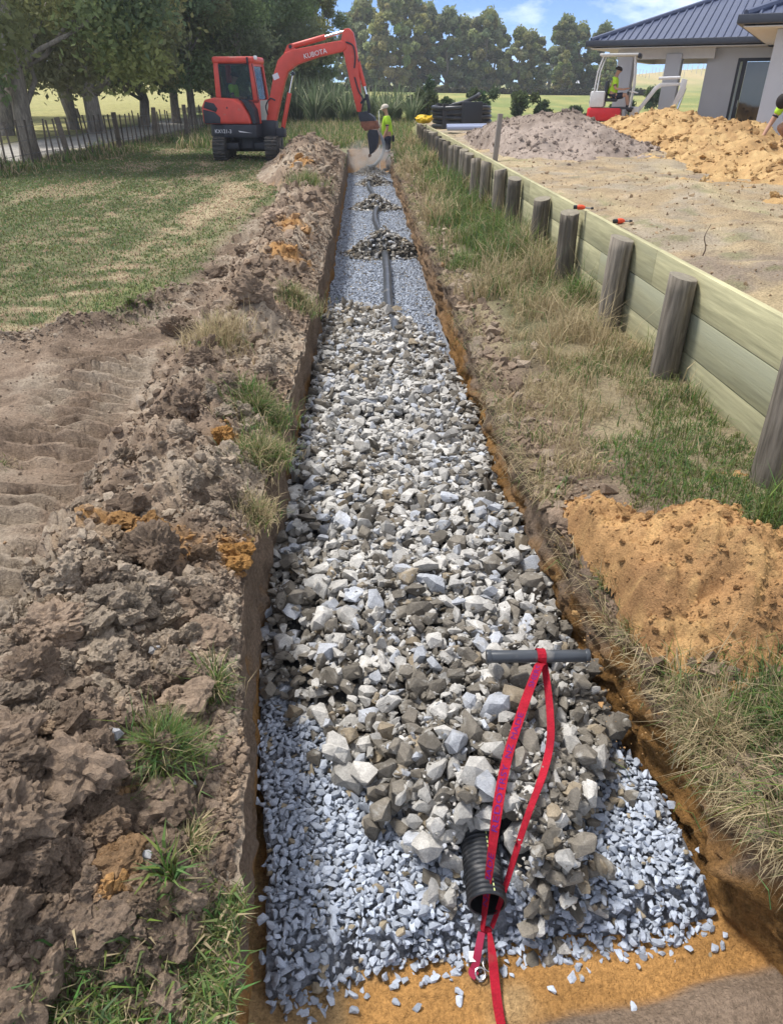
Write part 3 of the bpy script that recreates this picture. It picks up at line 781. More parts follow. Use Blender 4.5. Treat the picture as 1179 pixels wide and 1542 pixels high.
piece_objects('earth_clod', CLODS, np.concatenate([np.arange(len(BIG)) % 14, wc[big]]), np.concatenate([Pb, Pc[big]]), np.concatenate([rand_rot(len(BIG), rng, .5), Rc[big]]),
              np.concatenate([Sb, cs_[big]]), np.concatenate([cb, colc[big]]), m_soil_o, spoil)
wk = np.where(cam_scale(Pc, cs_)[rest] < 0.0075, 6+rng.integers(0, len(PEBS), len(rest)), rng.integers(0, 6, len(rest)))
tag(merge_shapes('crumbs', CRUMBS, wk, Pc[rest], Rc[rest], cs_[rest], colc[rest], m_soil_a, spoil), kind='stuff')

# crumbs over the bare track and the right-hand lip
nt_ = 9000
ty = 1.2*(17/1.2)**rng.random(nt_); tx = mud_edge(ty) + rng.random(nt_)*(xl(ty)-0.9-mud_edge(ty))
tx = np.maximum(tx, -3.9)
kk = mud_mask(tx, ty) > 0.4; tx, ty = tx[kk], ty[kk]
ts = (rng.pareto(2.8, len(tx))*0.004+0.003).clip(0, 0.016)*(1+0.05*ty)
P_ = np.stack([tx, ty, left_z(tx, ty)+ts*0.2], -1)
ry_ = 1.0*(24/1.0)**rng.random(7000); rx_ = xr(ry_) + np.abs(rng.normal(0, 0.14, 7000))-0.01
rs_ = (rng.pareto(2.1, 7000)*0.0085+0.005).clip(0, 0.055)*(1+0.03*ry_)
Q_ = np.stack([rx_, ry_, bank_z(rx_, ry_)+rs_*0.15], -1)
by2 = rng.uniform(3.6, 7.4, 3500); bx2 = mud_edge(by2)+0.2+rng.normal(0, 0.16, 3500); bs2 = (rng.pareto(2.4, 3500)*0.008+0.006).clip(0, 0.035)
B_ = np.stack([bx2, by2, left_z(bx2, by2)+bs2*0.2], -1)
P_ = np.concatenate([P_, Q_, B_]); S_ = np.concatenate([ts, rs_, bs2])
o = merge_shapes('earth_crumbs', CRUMBS, rng.integers(0, len(CRUMBS), len(P_)), P_, rand_rot(len(P_), rng, 2), S_, earth_col(P_[:, 0], P_[:, 1], 9)*rng.uniform(.8, 1.15, (len(P_), 1)), m_soil_a)
tag(o, 'loose brown crumbs of earth over the bare track and trench lip', 'earth crumbs', kind='stuff')

# ---- heaps: sand beside the trench, grey earth and orange clay in the yard
def heap(name, label, cat, x0, x1, y0, y1, nx, ny, hf, base, colf, ncl, csize, crange, seed, ninst=40, inside=None):
    o = heap_mesh(name, x0, x1, y0, y1, nx, ny, hf, base, lambda x, y, z: colf(x, y), m_soil_a, 0.05, None, inside)
    tag(o, label, cat)
    r = np.random.default_rng(seed)
    px_ = r.uniform(x0, x1, ncl); py_ = r.uniform(y0, y1, ncl)
    kk = r.random(ncl) < ss(-0.05, 0.05, hf(px_, py_)); px_, py_ = px_[kk], py_[kk]
    s = (r.pareto(2.2, len(px_))*csize+csize*0.6).clip(0, crange)
    P = np.stack([px_, py_, base(px_, py_)+np.maximum(hf(px_, py_), -0.01)+0.15*s], -1)
    c = colf(px_, py_)*r.uniform(0.78, 1.15, (len(px_), 1))
    od = np.argsort(-cam_scale(P, s)); a, b = od[:ninst], od[ninst:]
    Rm = rand_rot(len(P), r, 2)
    piece_objects('clod', CLODS, r.integers(6, 14, len(a)), P[a], Rm[a], s[a]*.85, c[a]*1.2, m_soil_o, o)
    tag(merge_shapes('crumbs', CRUMBS, r.integers(0, len(CRUMBS), len(b)), P[b], Rm[b], s[b], c[b], m_soil_a, o), kind='stuff')
    return o
def sand_h(x, y):
    a = 0.335*np.exp(-(((x-1.30)/0.42)**2 + ((y-2.18)/0.34)**2)**1.15) + 0.17*np.exp(-(((x-0.98-0.1*(y-2.6))/0.14)**2 + ((y-2.62)/0.30)**2))
    a = a*(1+0.10*fbm(x, y, f=4, o=3, seed=131)) + 0.05*fbm(x, y, f=5, o=4, seed=132, g=.6) + 0.020*fbm(x, y, f=18, o=4, seed=133, g=.6) - 0.055
    return (a - 0.05*np.exp(-((x-1.22-0.5*(y-1.95))/0.09)**2 - ((y-1.98)/0.03)**2))*ss(-0.02, 0.07, x-xr(y)) - 0.03*(1-ss(0.0, 0.06, x-xr(y)))
def sand_c(x, y):
    n = fbm(x, y, f=3, o=4, seed=134); n2 = fbm(x, y, f=16, o=3, seed=135)
    c = mixc(np.broadcast_to(np.array((0.45, 0.262, 0.115)), np.shape(x)+(3,)), (0.36, 0.203, 0.092), ss(-0.2, 0.6, n))
    return mixc(c, (0.56, 0.35, 0.15), ss(0.1, 0.7, n2)*0.6)
heap('sand_pile', 'orange-brown sandy clay pile on the grass beside the trench', 'sand pile', 0.80, 2.0, 1.45, 3.15, 150, 190, sand_h, bank_z, sand_c, 11000, 0.0032, 0.020, 31, 50, lambda x, y: x > xr(y)+0.01)
def grey_h(x, y):
    a = 0.55*np.exp(-(((x-3.55)/1.35)**2 + ((y-14.6)/1.9)**2)**1.2) + 0.30*np.exp(-((x-2.5)/0.6)**2 - ((y-16.8)/2.2)**2)
    return a*(1+0.15*fbm(x, y, f=1.2, o=3, seed=141)) + 0.08*fbm(x, y, f=2.6, o=5, seed=142, g=.6) - 0.08 - 0.35*(1-ss(2.15, 2.6, x))
def grey_c(x, y):
    n = fbm(x, y, f=2, o=3, seed=143)
    return mixc(np.broadcast_to(np.array((0.37, 0.30, 0.25)), np.shape(x)+(3,)), (0.27, 0.215, 0.175), ss(-0.3, 0.5, n))
heap('grey_earth_heap', 'heap of grey crumbly earth behind the retaining wall', 'earth heap', 2.15, 6.2, 11.2, 20.5, 110, 170, grey_h, yard_z, grey_c, 9000, 0.012, 0.055, 32, 50)
def clay_h(x, y):
    cx = np.interp(y, [6, 8, 11, 14, 18, 21], [5.6, 5.6, 5.9, 6.6, 7.0, 7.2])
    A = np.interp(y, [5.2, 6.3, 8.0, 11, 14, 17.5, 20, 22.0], [0.0, 0.16, 0.29, 0.33, 0.38, 0.50, 0.42, 0.0])
    w = np.interp(y, [5, 8, 12, 18, 22], [0.85, 0.95, 1.2, 1.5, 1.3])
    a = A*np.exp(-(np.abs(x-cx)/w)**2.2) 
    return a*(1+0.28*fbm(x, y, f=0.9, o=3, seed=151)) + 0.12*fbm(x, y, f=2.2, o=5, seed=152, g=.6) - 0.10 - 0.25*ss(21.5, 22.5, y)
def clay_c(x, y):
    n = fbm(x, y, f=1.5, o=3, seed=153); n2 = fbm(x, y, f=6, o=3, seed=154)
    c = mixc(np.broadcast_to(np.array((0.50, 0.325, 0.15)), np.shape(x)+(3,)), (0.39, 0.24, 0.11), ss(-0.3, 0.5, n))
    return mixc(c, (0.60, 0.42, 0.20), ss(0.1, 0.7, n2)*0.6)
heap('clay_heap', 'long heap of orange clay in front of the house', 'clay heap', 3.6, 9.8, 5.0, 22.8, 140, 260, clay_h, yard_z, clay_c, 14000, 0.014, 0.075, 33, 60)

yq = 3.0*(20/3.0)**rng.random(7000); xq = XW+0.08+rng.random(7000)*4.5
sq = (rng.pareto(2.6, 7000)*0.004+0.003).clip(0, 0.022)*(1+0.05*yq)
Yp = np.stack([xq, yq, yard_z(xq, yq)+sq*0.2], -1)
cq = np.array((0.40, 0.29, 0.18))*rng.uniform(0.65, 1.2, (7000, 1))
tag(merge_shapes('yard_crumbs', CRUMBS, 6+rng.integers(0, len(PEBS), 7000), Yp, rand_rot(7000, rng, 2), sq, cq, m_soil_a), 'small clods scattered over the bare yard behind the wall', 'earth crumbs', kind='stuff')
# ================================================================== pipes, bar and strap in the trench
m_pipe = mat('black_pipe_plastic', (0.030, 0.032, 0.036), rough=0.38, spec=0.5, var=0.3, vscale=5, bump=0.05, bscale=30, tint=((0.20, 0.19, 0.18), 9, 0.60))
m_pipe_grey = mat('grey_pipe_plastic', (0.055, 0.062, 0.072), rough=0.35, spec=0.5, var=0.25, vscale=5, tint=((0.25, 0.24, 0.22), 7, 0.60))
def spline(pts, n):
    pts = [Vector(p) for p in pts]; out = []
    P = [pts[0]*2-pts[1]] + pts + [pts[-1]*2-pts[-2]]
    for i in range(1, len(P)-2):
        for k in range(n):
            t = k/n
            a, b, c, d = P[i-1], P[i], P[i+1], P[i+2]
            out.append(0.5*((2*b) + (c-a)*t + (2*a-5*b+4*c-d)*t*t + (3*b-a-3*c+d)*t**3))
    out.append(pts[-1]); return out
pp = [(0.33, 5.6, -0.46), (0.31, 6.4, -0.40), (0.30, 6.8, -0.335), (0.31, 7.2, -0.36), (0.29, 7.8, -0.43), (0.30, 8.6, -0.445), (0.335, 10.0, -0.445), (0.345, 11.3, -0.44), (0.34, 12.6, -0.445), (0.26, 14.0, -0.44),
      (0.28, 15.2, -0.44), (0.36, 16.2, -0.44), (0.28, 18.0, -0.44), (0.20, 19.6, -0.44), (0.26, 21.0, -0.44), (0.38, 22.6, -0.40)]
pipe = MB().tube(spline(pp, 8), 0.055, 16).build('drain_pipe', m_pipe_grey, smooth=True)
tag(pipe, 'long dark grey drain pipe running up the gravel between the rock heaps', 'pipe')
hose = MB().tube(spline([(0.25, 23.0, -0.30), (0.45, 23.1, -0.22), (0.66, 23.2, 0.02), (0.70, 23.25, 0.30), (0.60, 23.3, 0.52), (0.50, 23.3, 0.62)], 8), 0.05, 14).build('bent_pipe_end', mat('bent_pipe_plastic', (0.22, 0.25, 0.28), rough=0.4, var=.15), smooth=True)
tag(hose, 'grey end of pipe curving up beside the bucket, in front of standing worker', 'pipe')
# corrugated pipe with an open mouth
cp_root = empty('corrugated_pipe', (0.345, 1.200, -0.462), 0, 'ribbed black drain pipe with open mouth, poking out of the rock fill', 'pipe')
d = Vector((0.03, 1.0, -0.05)).normalized()
pts, rs = [], []
nrib = 44
for i in range(nrib*4):
    s = i/4*0.0165; pts.append(d*s); rs.append(0.0575 + (0.0, 0.0055, 0.0055, 0.0)[i % 4])
MB().tube(pts, rs, 26, caps=False).build('ribbed_wall', m_pipe, cp_root, smooth=True)
MB().tube([p_*1 + Vector((0, 0.004, 0)) for p_ in pts[::8]], [0.0535]*len(pts[::8]), 26, caps=False).build('inner_wall', mat('pipe_inner', (0.012, 0.012, 0.013), rough=0.6), cp_root, smooth=True)
mb = MB()
n_in, n_out = 26, 0
a = d.cross(Vector((0, 0, 1))).normalized(); b = a.cross(d).normalized()
ring_v = []
for k in range(26):
    q = 2*math.pi*k/26
    for r_ in (0.0535, 0.0575): ring_v.append((a*math.cos(q)+b*math.sin(q))*r_)
mb.add(ring_v, [(2*k, 2*k+1, (2*k+3) % 52, (2*k+2) % 52) for k in range(26)])
mb.build('cut_edge', m_pipe, cp_root)
mb = MB()
for i in range(0, 34):
    s = i*0.0165+0.006; o_ = (b*0.95+a*0.30).normalized()*0.0632
    w_ = (a*0.95-b*0.30).normalized()*0.0022
    p0 = d*s + o_; p1 = d*(s+0.009) + o_
    mb.add([p0-w_, p0+w_, p1+w_, p1-w_], [(0, 1, 2, 3)])
tag(mb.build('stripe', mat('pipe_stripe', (0.62, 0.70, 0.30), rough=0.6), cp_root), kind='stuff')

# short bar lying on the rock with a red strap looped round it
zb_ = max(rock_top(0.5, 2.0), rock_top(0.65, 2.0), rock_top(0.8, 2.0), -0.22)
BAR = [(0.456, 2.012, zb_+0.026), (0.845, 1.997, zb_+0.030)]
bar = empty('pipe_bar', BAR[0], 0, 'short dark grey pipe laid across the rocks with a red strap round it', 'pipe')
bv = Vector(BAR[1])-Vector(BAR[0]); bl = bv.length; bu = bv.normalized()
MB().tube([(0, 0, 0), bv], 0.0245, 22).build('tube', m_pipe_grey, bar, bevel=0.002)
for s in (0.0, 1.0):
    c_ = bv*s
    MB().tube([c_-bu*0.006, c_+bu*0.012] if s == 0 else [c_-bu*0.012, c_+bu*0.006], 0.0275, 22).build('end_collar', m_pipe_grey, bar, bevel=0.002)

m_strap = mat('red_webbing', (0.36, 0.013, 0.028), rough=0.85, spec=0.15, var=0.25, vscale=9, fine=0.25, fscale=160, bump=0.6, bscale=380, bdist=0.003, tint=((0.30, 0.055, 0.05), 14, 0.60))
def ribbon(path, wdir, width, thick=0.0022):
    """webbing along path; wdir = list of width directions"""
    mb = MB(); n = len(path); vs = []
    for i, p in enumerate(path):
        p = Vector(p); t = (Vector(path[min(i+1, n-1)])-Vector(path[max(i-1, 0)])).normalized()
        w = Vector(wdir[i]); w = (w - t*w.dot(t)).normalized(); nn = t.cross(w).normalized()
        ww = width[i] if isinstance(width, (list, tuple)) else width
        for a_, b_ in ((-.5, -.5), (.5, -.5), (.5, .5), (-.5, .5)): vs.append(p + w*a_*ww + nn*b_*thick)
    fs = [(3, 2, 1, 0), tuple(4*(n-1)+k for k in range(4))]
    for i in range(n-1):
        for k in range(4): fs.append((4*i+k, 4*i+(k+1) % 4, 4*i+4+(k+1) % 4, 4*i+4+k))
    return mb.add(vs, fs)
strap = empty('lifting_strap', (0, 0, 0), 0, 'red webbing strap printed in purple, knotted below the pipe mouth', 'strap')
knot = Vector((0.340, 1.168, -0.550))
top = Vector((0.652, 2.004, zb_+0.055))
def hang(p, q, n, lift, side):
    out = []
    for i in range(n+1):
        t = i/n; v = p.lerp(q, t)
        v.x += side*math.sin(math.pi*t); v.z += lift*math.sin(math.pi*t)
        if 0.10 < t < 0.97: v.z = max(v.z, max(rock_top(v.x+e, v.y) for e in (-.02, 0, .02))+0.022)
        out.append(v)
    for _ in range(3):                       # webbing is stiff: ease the bends, staying on top
        z_ = [p_.z for p_ in out]
        for i in range(1, n): out[i].z = max(z_[i]*.4+.3*(z_[i-1]+z_[i+1]), (z_[i-1]+z_[i+1])/2*.6+z_[i]*.4)
    return out
# printed side: knot -> over the bar
main = hang(knot+Vector((-0.01, 0.0, 0.01)), top + Vector((0.006, -0.028, -0.012)), 26, 0.085, -0.035)
loop = []
for k in range(9):
    a_ = R(200) - R(205)*k/8        # over the bar
    loop.append(Vector(BAR[0]) + bu*(0.205) + Vector((0, math.cos(a_)*0.030, math.sin(a_)*0.030)))
main_path = main[:-1] + loop
wd = []
for i in range(len(main_path)):
    f_ = min(1, i/9)
    wd.append(Vector((0.35, -0.75, 0.55)).normalized().lerp(Vector((0.98, -0.12, 0.02)), f_**0.8))
MB_main = ribbon(main_path, wd, [0.022+0.011*min(1, i/6) for i in range(len(main_path))]).build('printed_band', m_strap, strap, smooth=False)
back = hang(knot+Vector((0.02, 0.005, 0.008)), Vector(BAR[0])+bu*0.222+Vector((0, 0.012, -0.028)), 22, 0.050, 0.085)
wd2 = [Vector((0.5, -0.6, 0.6)).lerp(Vector((0.9, -0.3, 0.3)), min(1, i/10)) for i in range(len(back))]
ribbon(back, wd2, [0.018+0.009*min(1, i/8) for i in range(len(back))]).build('plain_band', m_strap, strap)
# knot
kv, kf = clod_shape(777, 3, 0.2)
ko = link('knot', np_mesh('knot', kv*np.array((0.020, 0.018, 0.024)), kf, None, True), m_strap, strap); ko.location = knot
# tail falling towards the camera
tail = spline([knot+Vector((0.01, -0.012, 0.012)), (0.352, 1.10, -0.565), (0.352, 1.02, -0.600), (0.352, 0.95, -0.602), (0.358, 0.88, -0.590), (0.38, 0.78, -0.575)], 6)
wdt = [Vector((1, 0.1, 0.25)).lerp(Vector((0.35, 0.2, 0.9)), max(0, min(1, (i-16)/8))) for i in range(len(tail))]
ribbon(tail, wdt, [0.014+0.014*min(1, i/7) for i in range(len(tail))]).build('tail', m_strap, strap)
tail2 = spline([knot+Vector((-0.012, -0.004, 0.0)), (0.312, 1.120, -0.565), (0.298, 1.085, -0.592), (0.288, 1.075, -0.600), (0.300, 1.060, -0.598)], 5)
ribbon(tail2, [Vector((0.8, 0.2, 0.4))]*len(tail2), 0.024).build('short_tail', mat('dark_webbing', (0.28, 0.015, 0.05), rough=0.8, bump=.3, bscale=300, bdist=.002), strap)
m_steel = mat('ring_steel', (0.62, 0.60, 0.56), rough=0.25, metal=1.0)
for (c_, r_, tl) in (((0.345, 1.090, -0.590), 0.021, 0.3), ((0.312, 1.066, -0.594), 0.015, 0.9)):
    MB().tube([Vector(c_)+Vector((math.cos(q)*r_, math.sin(q)*r_, math.sin(q)*r_*tl*0.4)) for q in [2*math.pi*k/20 for k in range(21)]], 0.0028, 8, caps=False).build('ring', m_steel, strap, smooth=True)
MB().box((0.292, 1.108, -0.578), (0.020, 0.028, 0.0012), Matrix.Rotation(0.35, 3, 'X')).build('label_patch', mat('white_label', (0.8, 0.8, 0.78), rough=0.7), strap)

def text_mesh(body, size):
    cu = bpy.data.curves.new('lettering', 'FONT'); cu.body = body; cu.size = size; cu.extrude = 0.0; cu.resolution_u = 3
    o = bpy.data.objects.new('lettering_tmp', cu); C.objects.link(o)
    dg = bpy.context.evaluated_depsgraph_get()
    me = bpy.data.meshes.new_from_object(o.evaluated_get(dg))
    bpy.data.objects.remove(o); bpy.data.curves.remove(cu)
    return me
m_ink = mat('purple_ink', (0.085, 0.012, 0.16), rough=0.85, fine=.3, fscale=120)
cum = [0.0]
for i in range(1, len(main_path)): cum.append(cum[-1]+(Vector(main_path[i])-Vector(main_path[i-1])).length)
def on_strap(s, w_, lift=0.0022):
    i = max(0, min(len(cum)-2, int(np.searchsorted(cum, s))-1)); t = (s-cum[i])/(cum[i+1]-cum[i])
    p = Vector(main_path[i]).lerp(Vector(main_path[i+1]), t)
    tg = (Vector(main_path[i+1])-Vector(main_path[max(0, i-1)])).normalized()
    w = wd[i].lerp(wd[i+1], t); w = (w-tg*w.dot(tg)).normalized(); nn = w.cross(tg).normalized()
    return p - w*w_ + nn*lift
for body, s0, gap in (('NZ MADE', 0.07, 1.5), ('REDOTRSY  NZ  MADE', 0.31, 1.72), ('SHERS', 0.90, 1.5)):
    me = text_mesh(body, 0.027)
    bm = bmesh.new(); bm.from_mesh(me)
    for _ in range(1): bmesh.ops.triangulate(bm, faces=bm.faces)
    for v in bm.verts:
        v.co = on_strap(s0 + v.co.x*gap, v.co.y-0.0095)
    bm.to_mesh(me); bm.free()
    tag(link('lettering', me, m_ink, strap), kind='stuff')

# ================================================================== retaining wall
m_board = mat('pine_board', (0.43, 0.40, 0.235), rough=0.8, spec=0.2, var=0.20, vscale=2.4, fine=0.26, fscale=18, stretch=(1, 0.10, 1.8), bump=0.45, bscale=30, bdist=0.006, rnd=0.12, tint=((0.36, 0.355, 0.24), 1.1, 0.58))
m_post = mat('weathered_post', (0.19, 0.163, 0.128), rough=0.9, spec=0.15, var=0.35, vscale=5, fine=0.45, fscale=40, stretch=(1, 1, 0.09), bump=0.7, bscale=32, bdist=0.012, rnd=0.30, tint=((0.10, 0.10, 0.10), 3.0, 0.58))
m_end = mat('post_end_grain', (0.25, 0.22, 0.165), rough=0.9, var=0.2, vscale=20)
wall_o = empty('retaining_wall', (XW, 2.9, 0), 0, 'low timber retaining wall of pale boards behind round grey posts', 'retaining wall')
POSTY = [2.87, 4.275, 5.47, 6.86, 8.09, 9.64, 10.74, 11.98, 12.97, 13.9, 14.7, 15.45, 16.4, 17.4, 18.4, 19.4, 20.4, 21.4, 22.4, 23.3, 24.2, 25.0, 25.8]
def post_mesh(seed, h):
    r = np.random.default_rng(seed); n, nz_ = 28, 12
    q = np.linspace(0, 2*np.pi, n, endpoint=False); Vv = []
    crack = r.uniform(3.0, 5.2)
    for k in range(nz_+1):
        z = h*k/nz_
        rad = (0.090-0.006*k/nz_)*(1+0.05*fbm(np.cos(q)+seed, np.sin(q)+z*0.7, f=1.3, o=3, seed=seed)+0.02*fbm(np.cos(q)*3+seed, np.sin(q)*3, z*0.5, f=2.5, o=2, seed=seed+1))
        dd = np.abs((q-crack-0.10*math.sin(z*5+seed)+np.pi) % (2*np.pi)-np.pi)
        rad = rad - 0.028*np.exp(-(dd/0.10)**2)*(r.random() < 0.95)*min(1, (k+1)/4)
        Vv += [(rad[i]*math.cos(q[i]), rad[i]*math.sin(q[i]), z + (0.018*math.cos(q[i]+seed) if k == nz_ else 0)) for i in range(n)]
    Vv.append((0, 0, h))
    Ff = [[k*n+i, k*n+(i+1) % n, (k+1)*n+(i+1) % n, (k+1)*n+i] for k in range(nz_) for i in range(n)]
    T = [[nz_*n+i, nz_*n+(i+1) % n, len(Vv)-1] for i in range(n)]
    me = np_mesh('post', np.array(Vv), [np.array(Ff), np.array(T)], None, False)
    me.materials.append(m_post); me.materials.append(m_end)
    mi = np.zeros(len(me.polygons), np.int32); mi[len(Ff):] = 1; me.polygons.foreach_set('material_index', mi)
    sm = np.ones(len(me.polygons), bool); sm[len(Ff):] = False; me.polygons.foreach_set('use_smooth', sm)
    return me
PM = [post_mesh(600+k, 1.0) for k in range(8)]
for i, y in enumerate(POSTY):
    o = link('post', PM[i % 8], None, wall_o)
    o.location = (-0.105 + random.uniform(-.006, .006), y-2.9, -0.28 + random.uniform(-0.035, 0.02))
    o.rotation_euler = (random.uniform(-.02, .02), random.uniform(-0.015, 0.03), random.uniform(0, 6.28) if i > 2 else (2.4, 0.3, 1.4)[i])
bmeshes = {}
for row in range(4):
    y0 = 1.4 + 0.35*row*1.7
    z0 = 0.505 - 0.243*row
    while y0 < 26:
        Lb = min(random.choice((3.6, 4.2, 4.8)), 26.1-y0)
        if Lb < 0.3: break
        o = MB().box((0, 0, 0), (0.045, Lb-0.004, 0.238)).build('board', m_board, wall_o, bevel=0.003)
        o.location = (0.0235+random.uniform(-0.002, 0.002), y0+Lb/2-2.9, z0+0.119)
        y0 += Lb
# small tools left on top of the wall and yard
def tool(loc, rz, lab):
    t = empty('hand_tool', loc, rz, lab, 'tool', 'orange tools by the wall'); t.scale = (.75,)*3
    MB().tube([(-0.09, 0, 0.026), (-0.045, 0, 0.026)], 0.024, 14).build('cap', mat('tool_black', (0.03, 0.03, 0.03), rough=0.5), t, bevel=0.004)
    MB().tube([(-0.045, 0, 0.026), (-0.03, 0, 0.026), (0.02, 0, 0.026), (0.05, 0, 0.022)], [0.022, 0.030, 0.027, 0.015], 14).build('body', mat('tool_orange', (0.75, 0.09, 0.03), rough=0.5), t, smooth=True)
    MB().tube([(0.05, 0, 0.022), (0.12, 0, 0.018)], [0.009, 0.007], 10).build('shaft', mat('tool_grey', (0.25, 0.25, 0.26), rough=0.4), t, smooth=True)
    MB().tube([(0.12, 0, 0.018), (0.15, 0, 0.018)], [0.016, 0.012], 10).build('tip', MATS['tool_black'], t, smooth=True)
tool((2.21, 6.30, float(yard_z(np.array(2.21), np.array(6.30)))+0.002), 0.25, 'small orange and black tool lying on the bare yard just behind the wall')
tool((2.00, 6.80, 0.755), -0.25, 'small orange and black tool resting on the top of a wall post')
stake = MB().box((0, 0, 0.33), (0.075, 0.05, 0.75)).build('wooden_stake', mat('grey_stake', (0.27, 0.235, 0.205), rough=.9, var=.2, stretch=(1, 1, .1)), bevel=0.006)
stake.location = (2.17, 12.5, 0.66); stake.rotation_euler = (0.02, 0.05, 0.2)
tag(stake, 'grey wooden stake standing behind the wall in front of grey heap', 'stake')
twig = MB().tube(spline([(0, 0, 0), (0.012, 0.0, 0.06), (-0.008, 0.01, 0.13), (0.012, 0.0, 0.21)], 4), [0.005]*4+[0.0035]*5+[0.002]*4, 6).build('dead_twig', mat('twig_bark', (0.17, 0.12, 0.08), rough=.9))
twig.location = (2.30, 4.85, float(yard_z(np.array(2.30), np.array(4.85)))-0.01)
tag(twig, 'thin dead twig sticking up from the bare yard', 'twig')
# ================================================================== grass
m_blade = mat('grass_blade', src='attr', rough=0.75, spec=0.2, trans=0.35)
def blades(name, P, H, W, col, rng, lean=0.5, bend=0.6, parent=None, az=None):
    """bent tapered blades, 5 vertices each"""
    n = len(P)
    az = rng.uniform(0, 2*np.pi, n) if az is None else az
    ln = np.abs(rng.normal(lean, 0.25, n)).clip(0.02, 1.5)
    dx, dy = np.cos(az), np.sin(az)
    wx, wy = -dy, dx
    tw = rng.uniform(-0.8, 0.8, n); wx, wy = wx*np.cos(tw)-wy*np.sin(tw), wx*np.sin(tw)+wy*np.cos(tw)
    Wd = np.stack([wx, wy, 0*wx], -1)*W[:, None]*0.5
    D = np.stack([dx, dy, 0*dx], -1)
    up = np.array((0, 0, 1.0))
    p1 = P + (up*np.cos(ln*0.6)[:, None] + D*np.sin(ln*0.6)[:, None])*(H*0.5)[:, None]
    l2 = ln*(1+bend)
    p2 = p1 + (up*np.cos(l2)[:, None] + D*np.sin(l2)[:, None])*(H*0.5)[:, None]
    Vv = np.stack([P-Wd, P+Wd, p1-Wd*0.8, p1+Wd*0.8, p2], 1).reshape(-1, 3)
    b = (np.arange(n)*5)[:, None]
    Q = b + np.array([[0, 1, 3, 2]]); T = b + np.array([[2, 3, 4]])
    return link(name, np_mesh(name, Vv, [Q, T], np.repeat(col, 5, 0)), m_blade, parent)
def gcol(n, rng, dry):
    g = np.stack([rng.uniform(.10, .19, n), rng.uniform(.155, .25, n), rng.uniform(.045, .085, n)], -1)
    s = rng.uniform(0.65, 1.15, (n, 1))*np.array((0.52, 0.42, 0.25))
    return np.where((rng.random(n) < dry)[:, None], s, g)
rng = np.random.default_rng(41)
# right-hand bank: long dry and green grass up to the wall
nb = 80000
by = 0.95*(25.5/0.95)**(rng.random(nb)**1.0); bf = rng.random(nb)**0.75
bx = xr(by)-0.015 + (XW-0.02-xr(by))*bf
gn = fbm(bx, by, f=1.1, o=3, seed=161); gn2 = fbm(bx, by, f=3.5, o=2, seed=162)
dens = ss(-0.35, 0.35, gn2 + 1.5*bf - 0.45)
keep = (rng.random(nb) < dens) & (sand_h(bx, by) < -0.01)
bx, by, bf, gn = bx[keep], by[keep], bf[keep], gn[keep]
dry = np.clip(0.30 - 0.85*gn - 0.7*np.exp(-((by-3.1)/0.9)**2)*(bf > .3) - 0.45*np.exp(-((by-9.5)/2.2)**2)*(bf < 0.75) + 0.4*np.exp(-((by-5.6)/1.2)**2) + 0.15*(1-bf), 0.04, 0.96)
h_ = rng.gamma(6, 1/6, len(bx))*(0.075 + 0.03*bf**1.5 + 0.10*ss(5, 8.5, by))*(0.65+0.95*ss(-.15, .5, fbm(bx, by, f=2.6, o=2, seed=163)))*(1+0.9*(dry > .55)*(bf < .82))*np.where((bf > .8) & (by < 6), .75, 1)*np.where(rng.random(len(bx)) < .05, 2.2, 1) ; h_ = h_.clip(0.03, 0.55)
w_ = rng.uniform(0.0028, 0.0055, len(bx))*np.maximum(1, by/4.5)*np.where(rng.random(len(bx)) < 0.06, 2.0, 1)
P_ = np.stack([bx, by, bank_z(bx, by)-0.006], -1)
tag(blades('bank_grass', P_, h_, w_, gcol(len(bx), rng, dry), rng, 0.62, 0.9), 'long dry and green grass on the bank below the retaining wall', 'grass', kind='stuff')
# overhanging straw at the right lip
nl = 5200
ly = 1.05*(20/1.05)**rng.random(nl); keep = fbm(ly, 0*ly, f=2.2, o=3, seed=165) > -0.15; ly = ly[keep]; nl = len(ly)
lx = xr(ly) + rng.normal(0.03, 0.04, nl)
keep = sand_h(lx, ly) < 0.0; lx, ly = lx[keep], ly[keep]; nl = len(lx)
P_ = np.stack([lx, ly, bank_z(lx, ly)-0.01], -1)
tag(blades('lip_grass', P_, rng.uniform(0.06, 0.24, nl), rng.uniform(.002, .004, nl)*np.maximum(1, ly/4.5), gcol(nl, rng, 0.82), rng, 1.2, 0.7, az=rng.normal(np.pi, 0.9, nl)), 'straw and roots hanging over the right lip of the trench', 'grass', kind='stuff')
# lawn
nlw = 120000
ly = 4.2*(34/4.2)**rng.random(nlw); lx = np.interp(ly, [4, 10, 20, 34], [-4.6, -7.5, -9.4, -9.0])*rng.random(nlw)
keep = (lx < mud_edge(ly)+0.5) & (rng.random(nlw) < 1.05-mud_mask(lx, ly)) & (lx < xl(ly)-1.2) & (lx > np.interp(ly, [18, 34], [-8.8, -7.2])-0.3)
lx, ly = lx[keep], ly[keep]; nlw = len(lx)
n1_ = fbm(lx, ly, f=0.9, o=4, seed=81); n3_ = fbm(lx*2.2, ly*0.45, f=0.9, o=4, seed=83); n2_ = fbm(lx, ly, f=5, o=3, seed=82)
st_ = np.exp(-((lx + 2.75 - 0.06*(ly-6) + 0.4*n1_)/0.5)**2)*(1-ss(17, 25, ly)) + 0.7*np.exp(-((lx+3.9+0.4*n1_)/0.35)**2)*ss(5, 9, ly)*(1-ss(17, 25, ly))
dry = np.clip(0.08 + 0.8*st_*ss(-0.5, 0.35, n2_+.5*n3_) + 0.4*ss(0.1, .7, n3_), 0, 0.9)
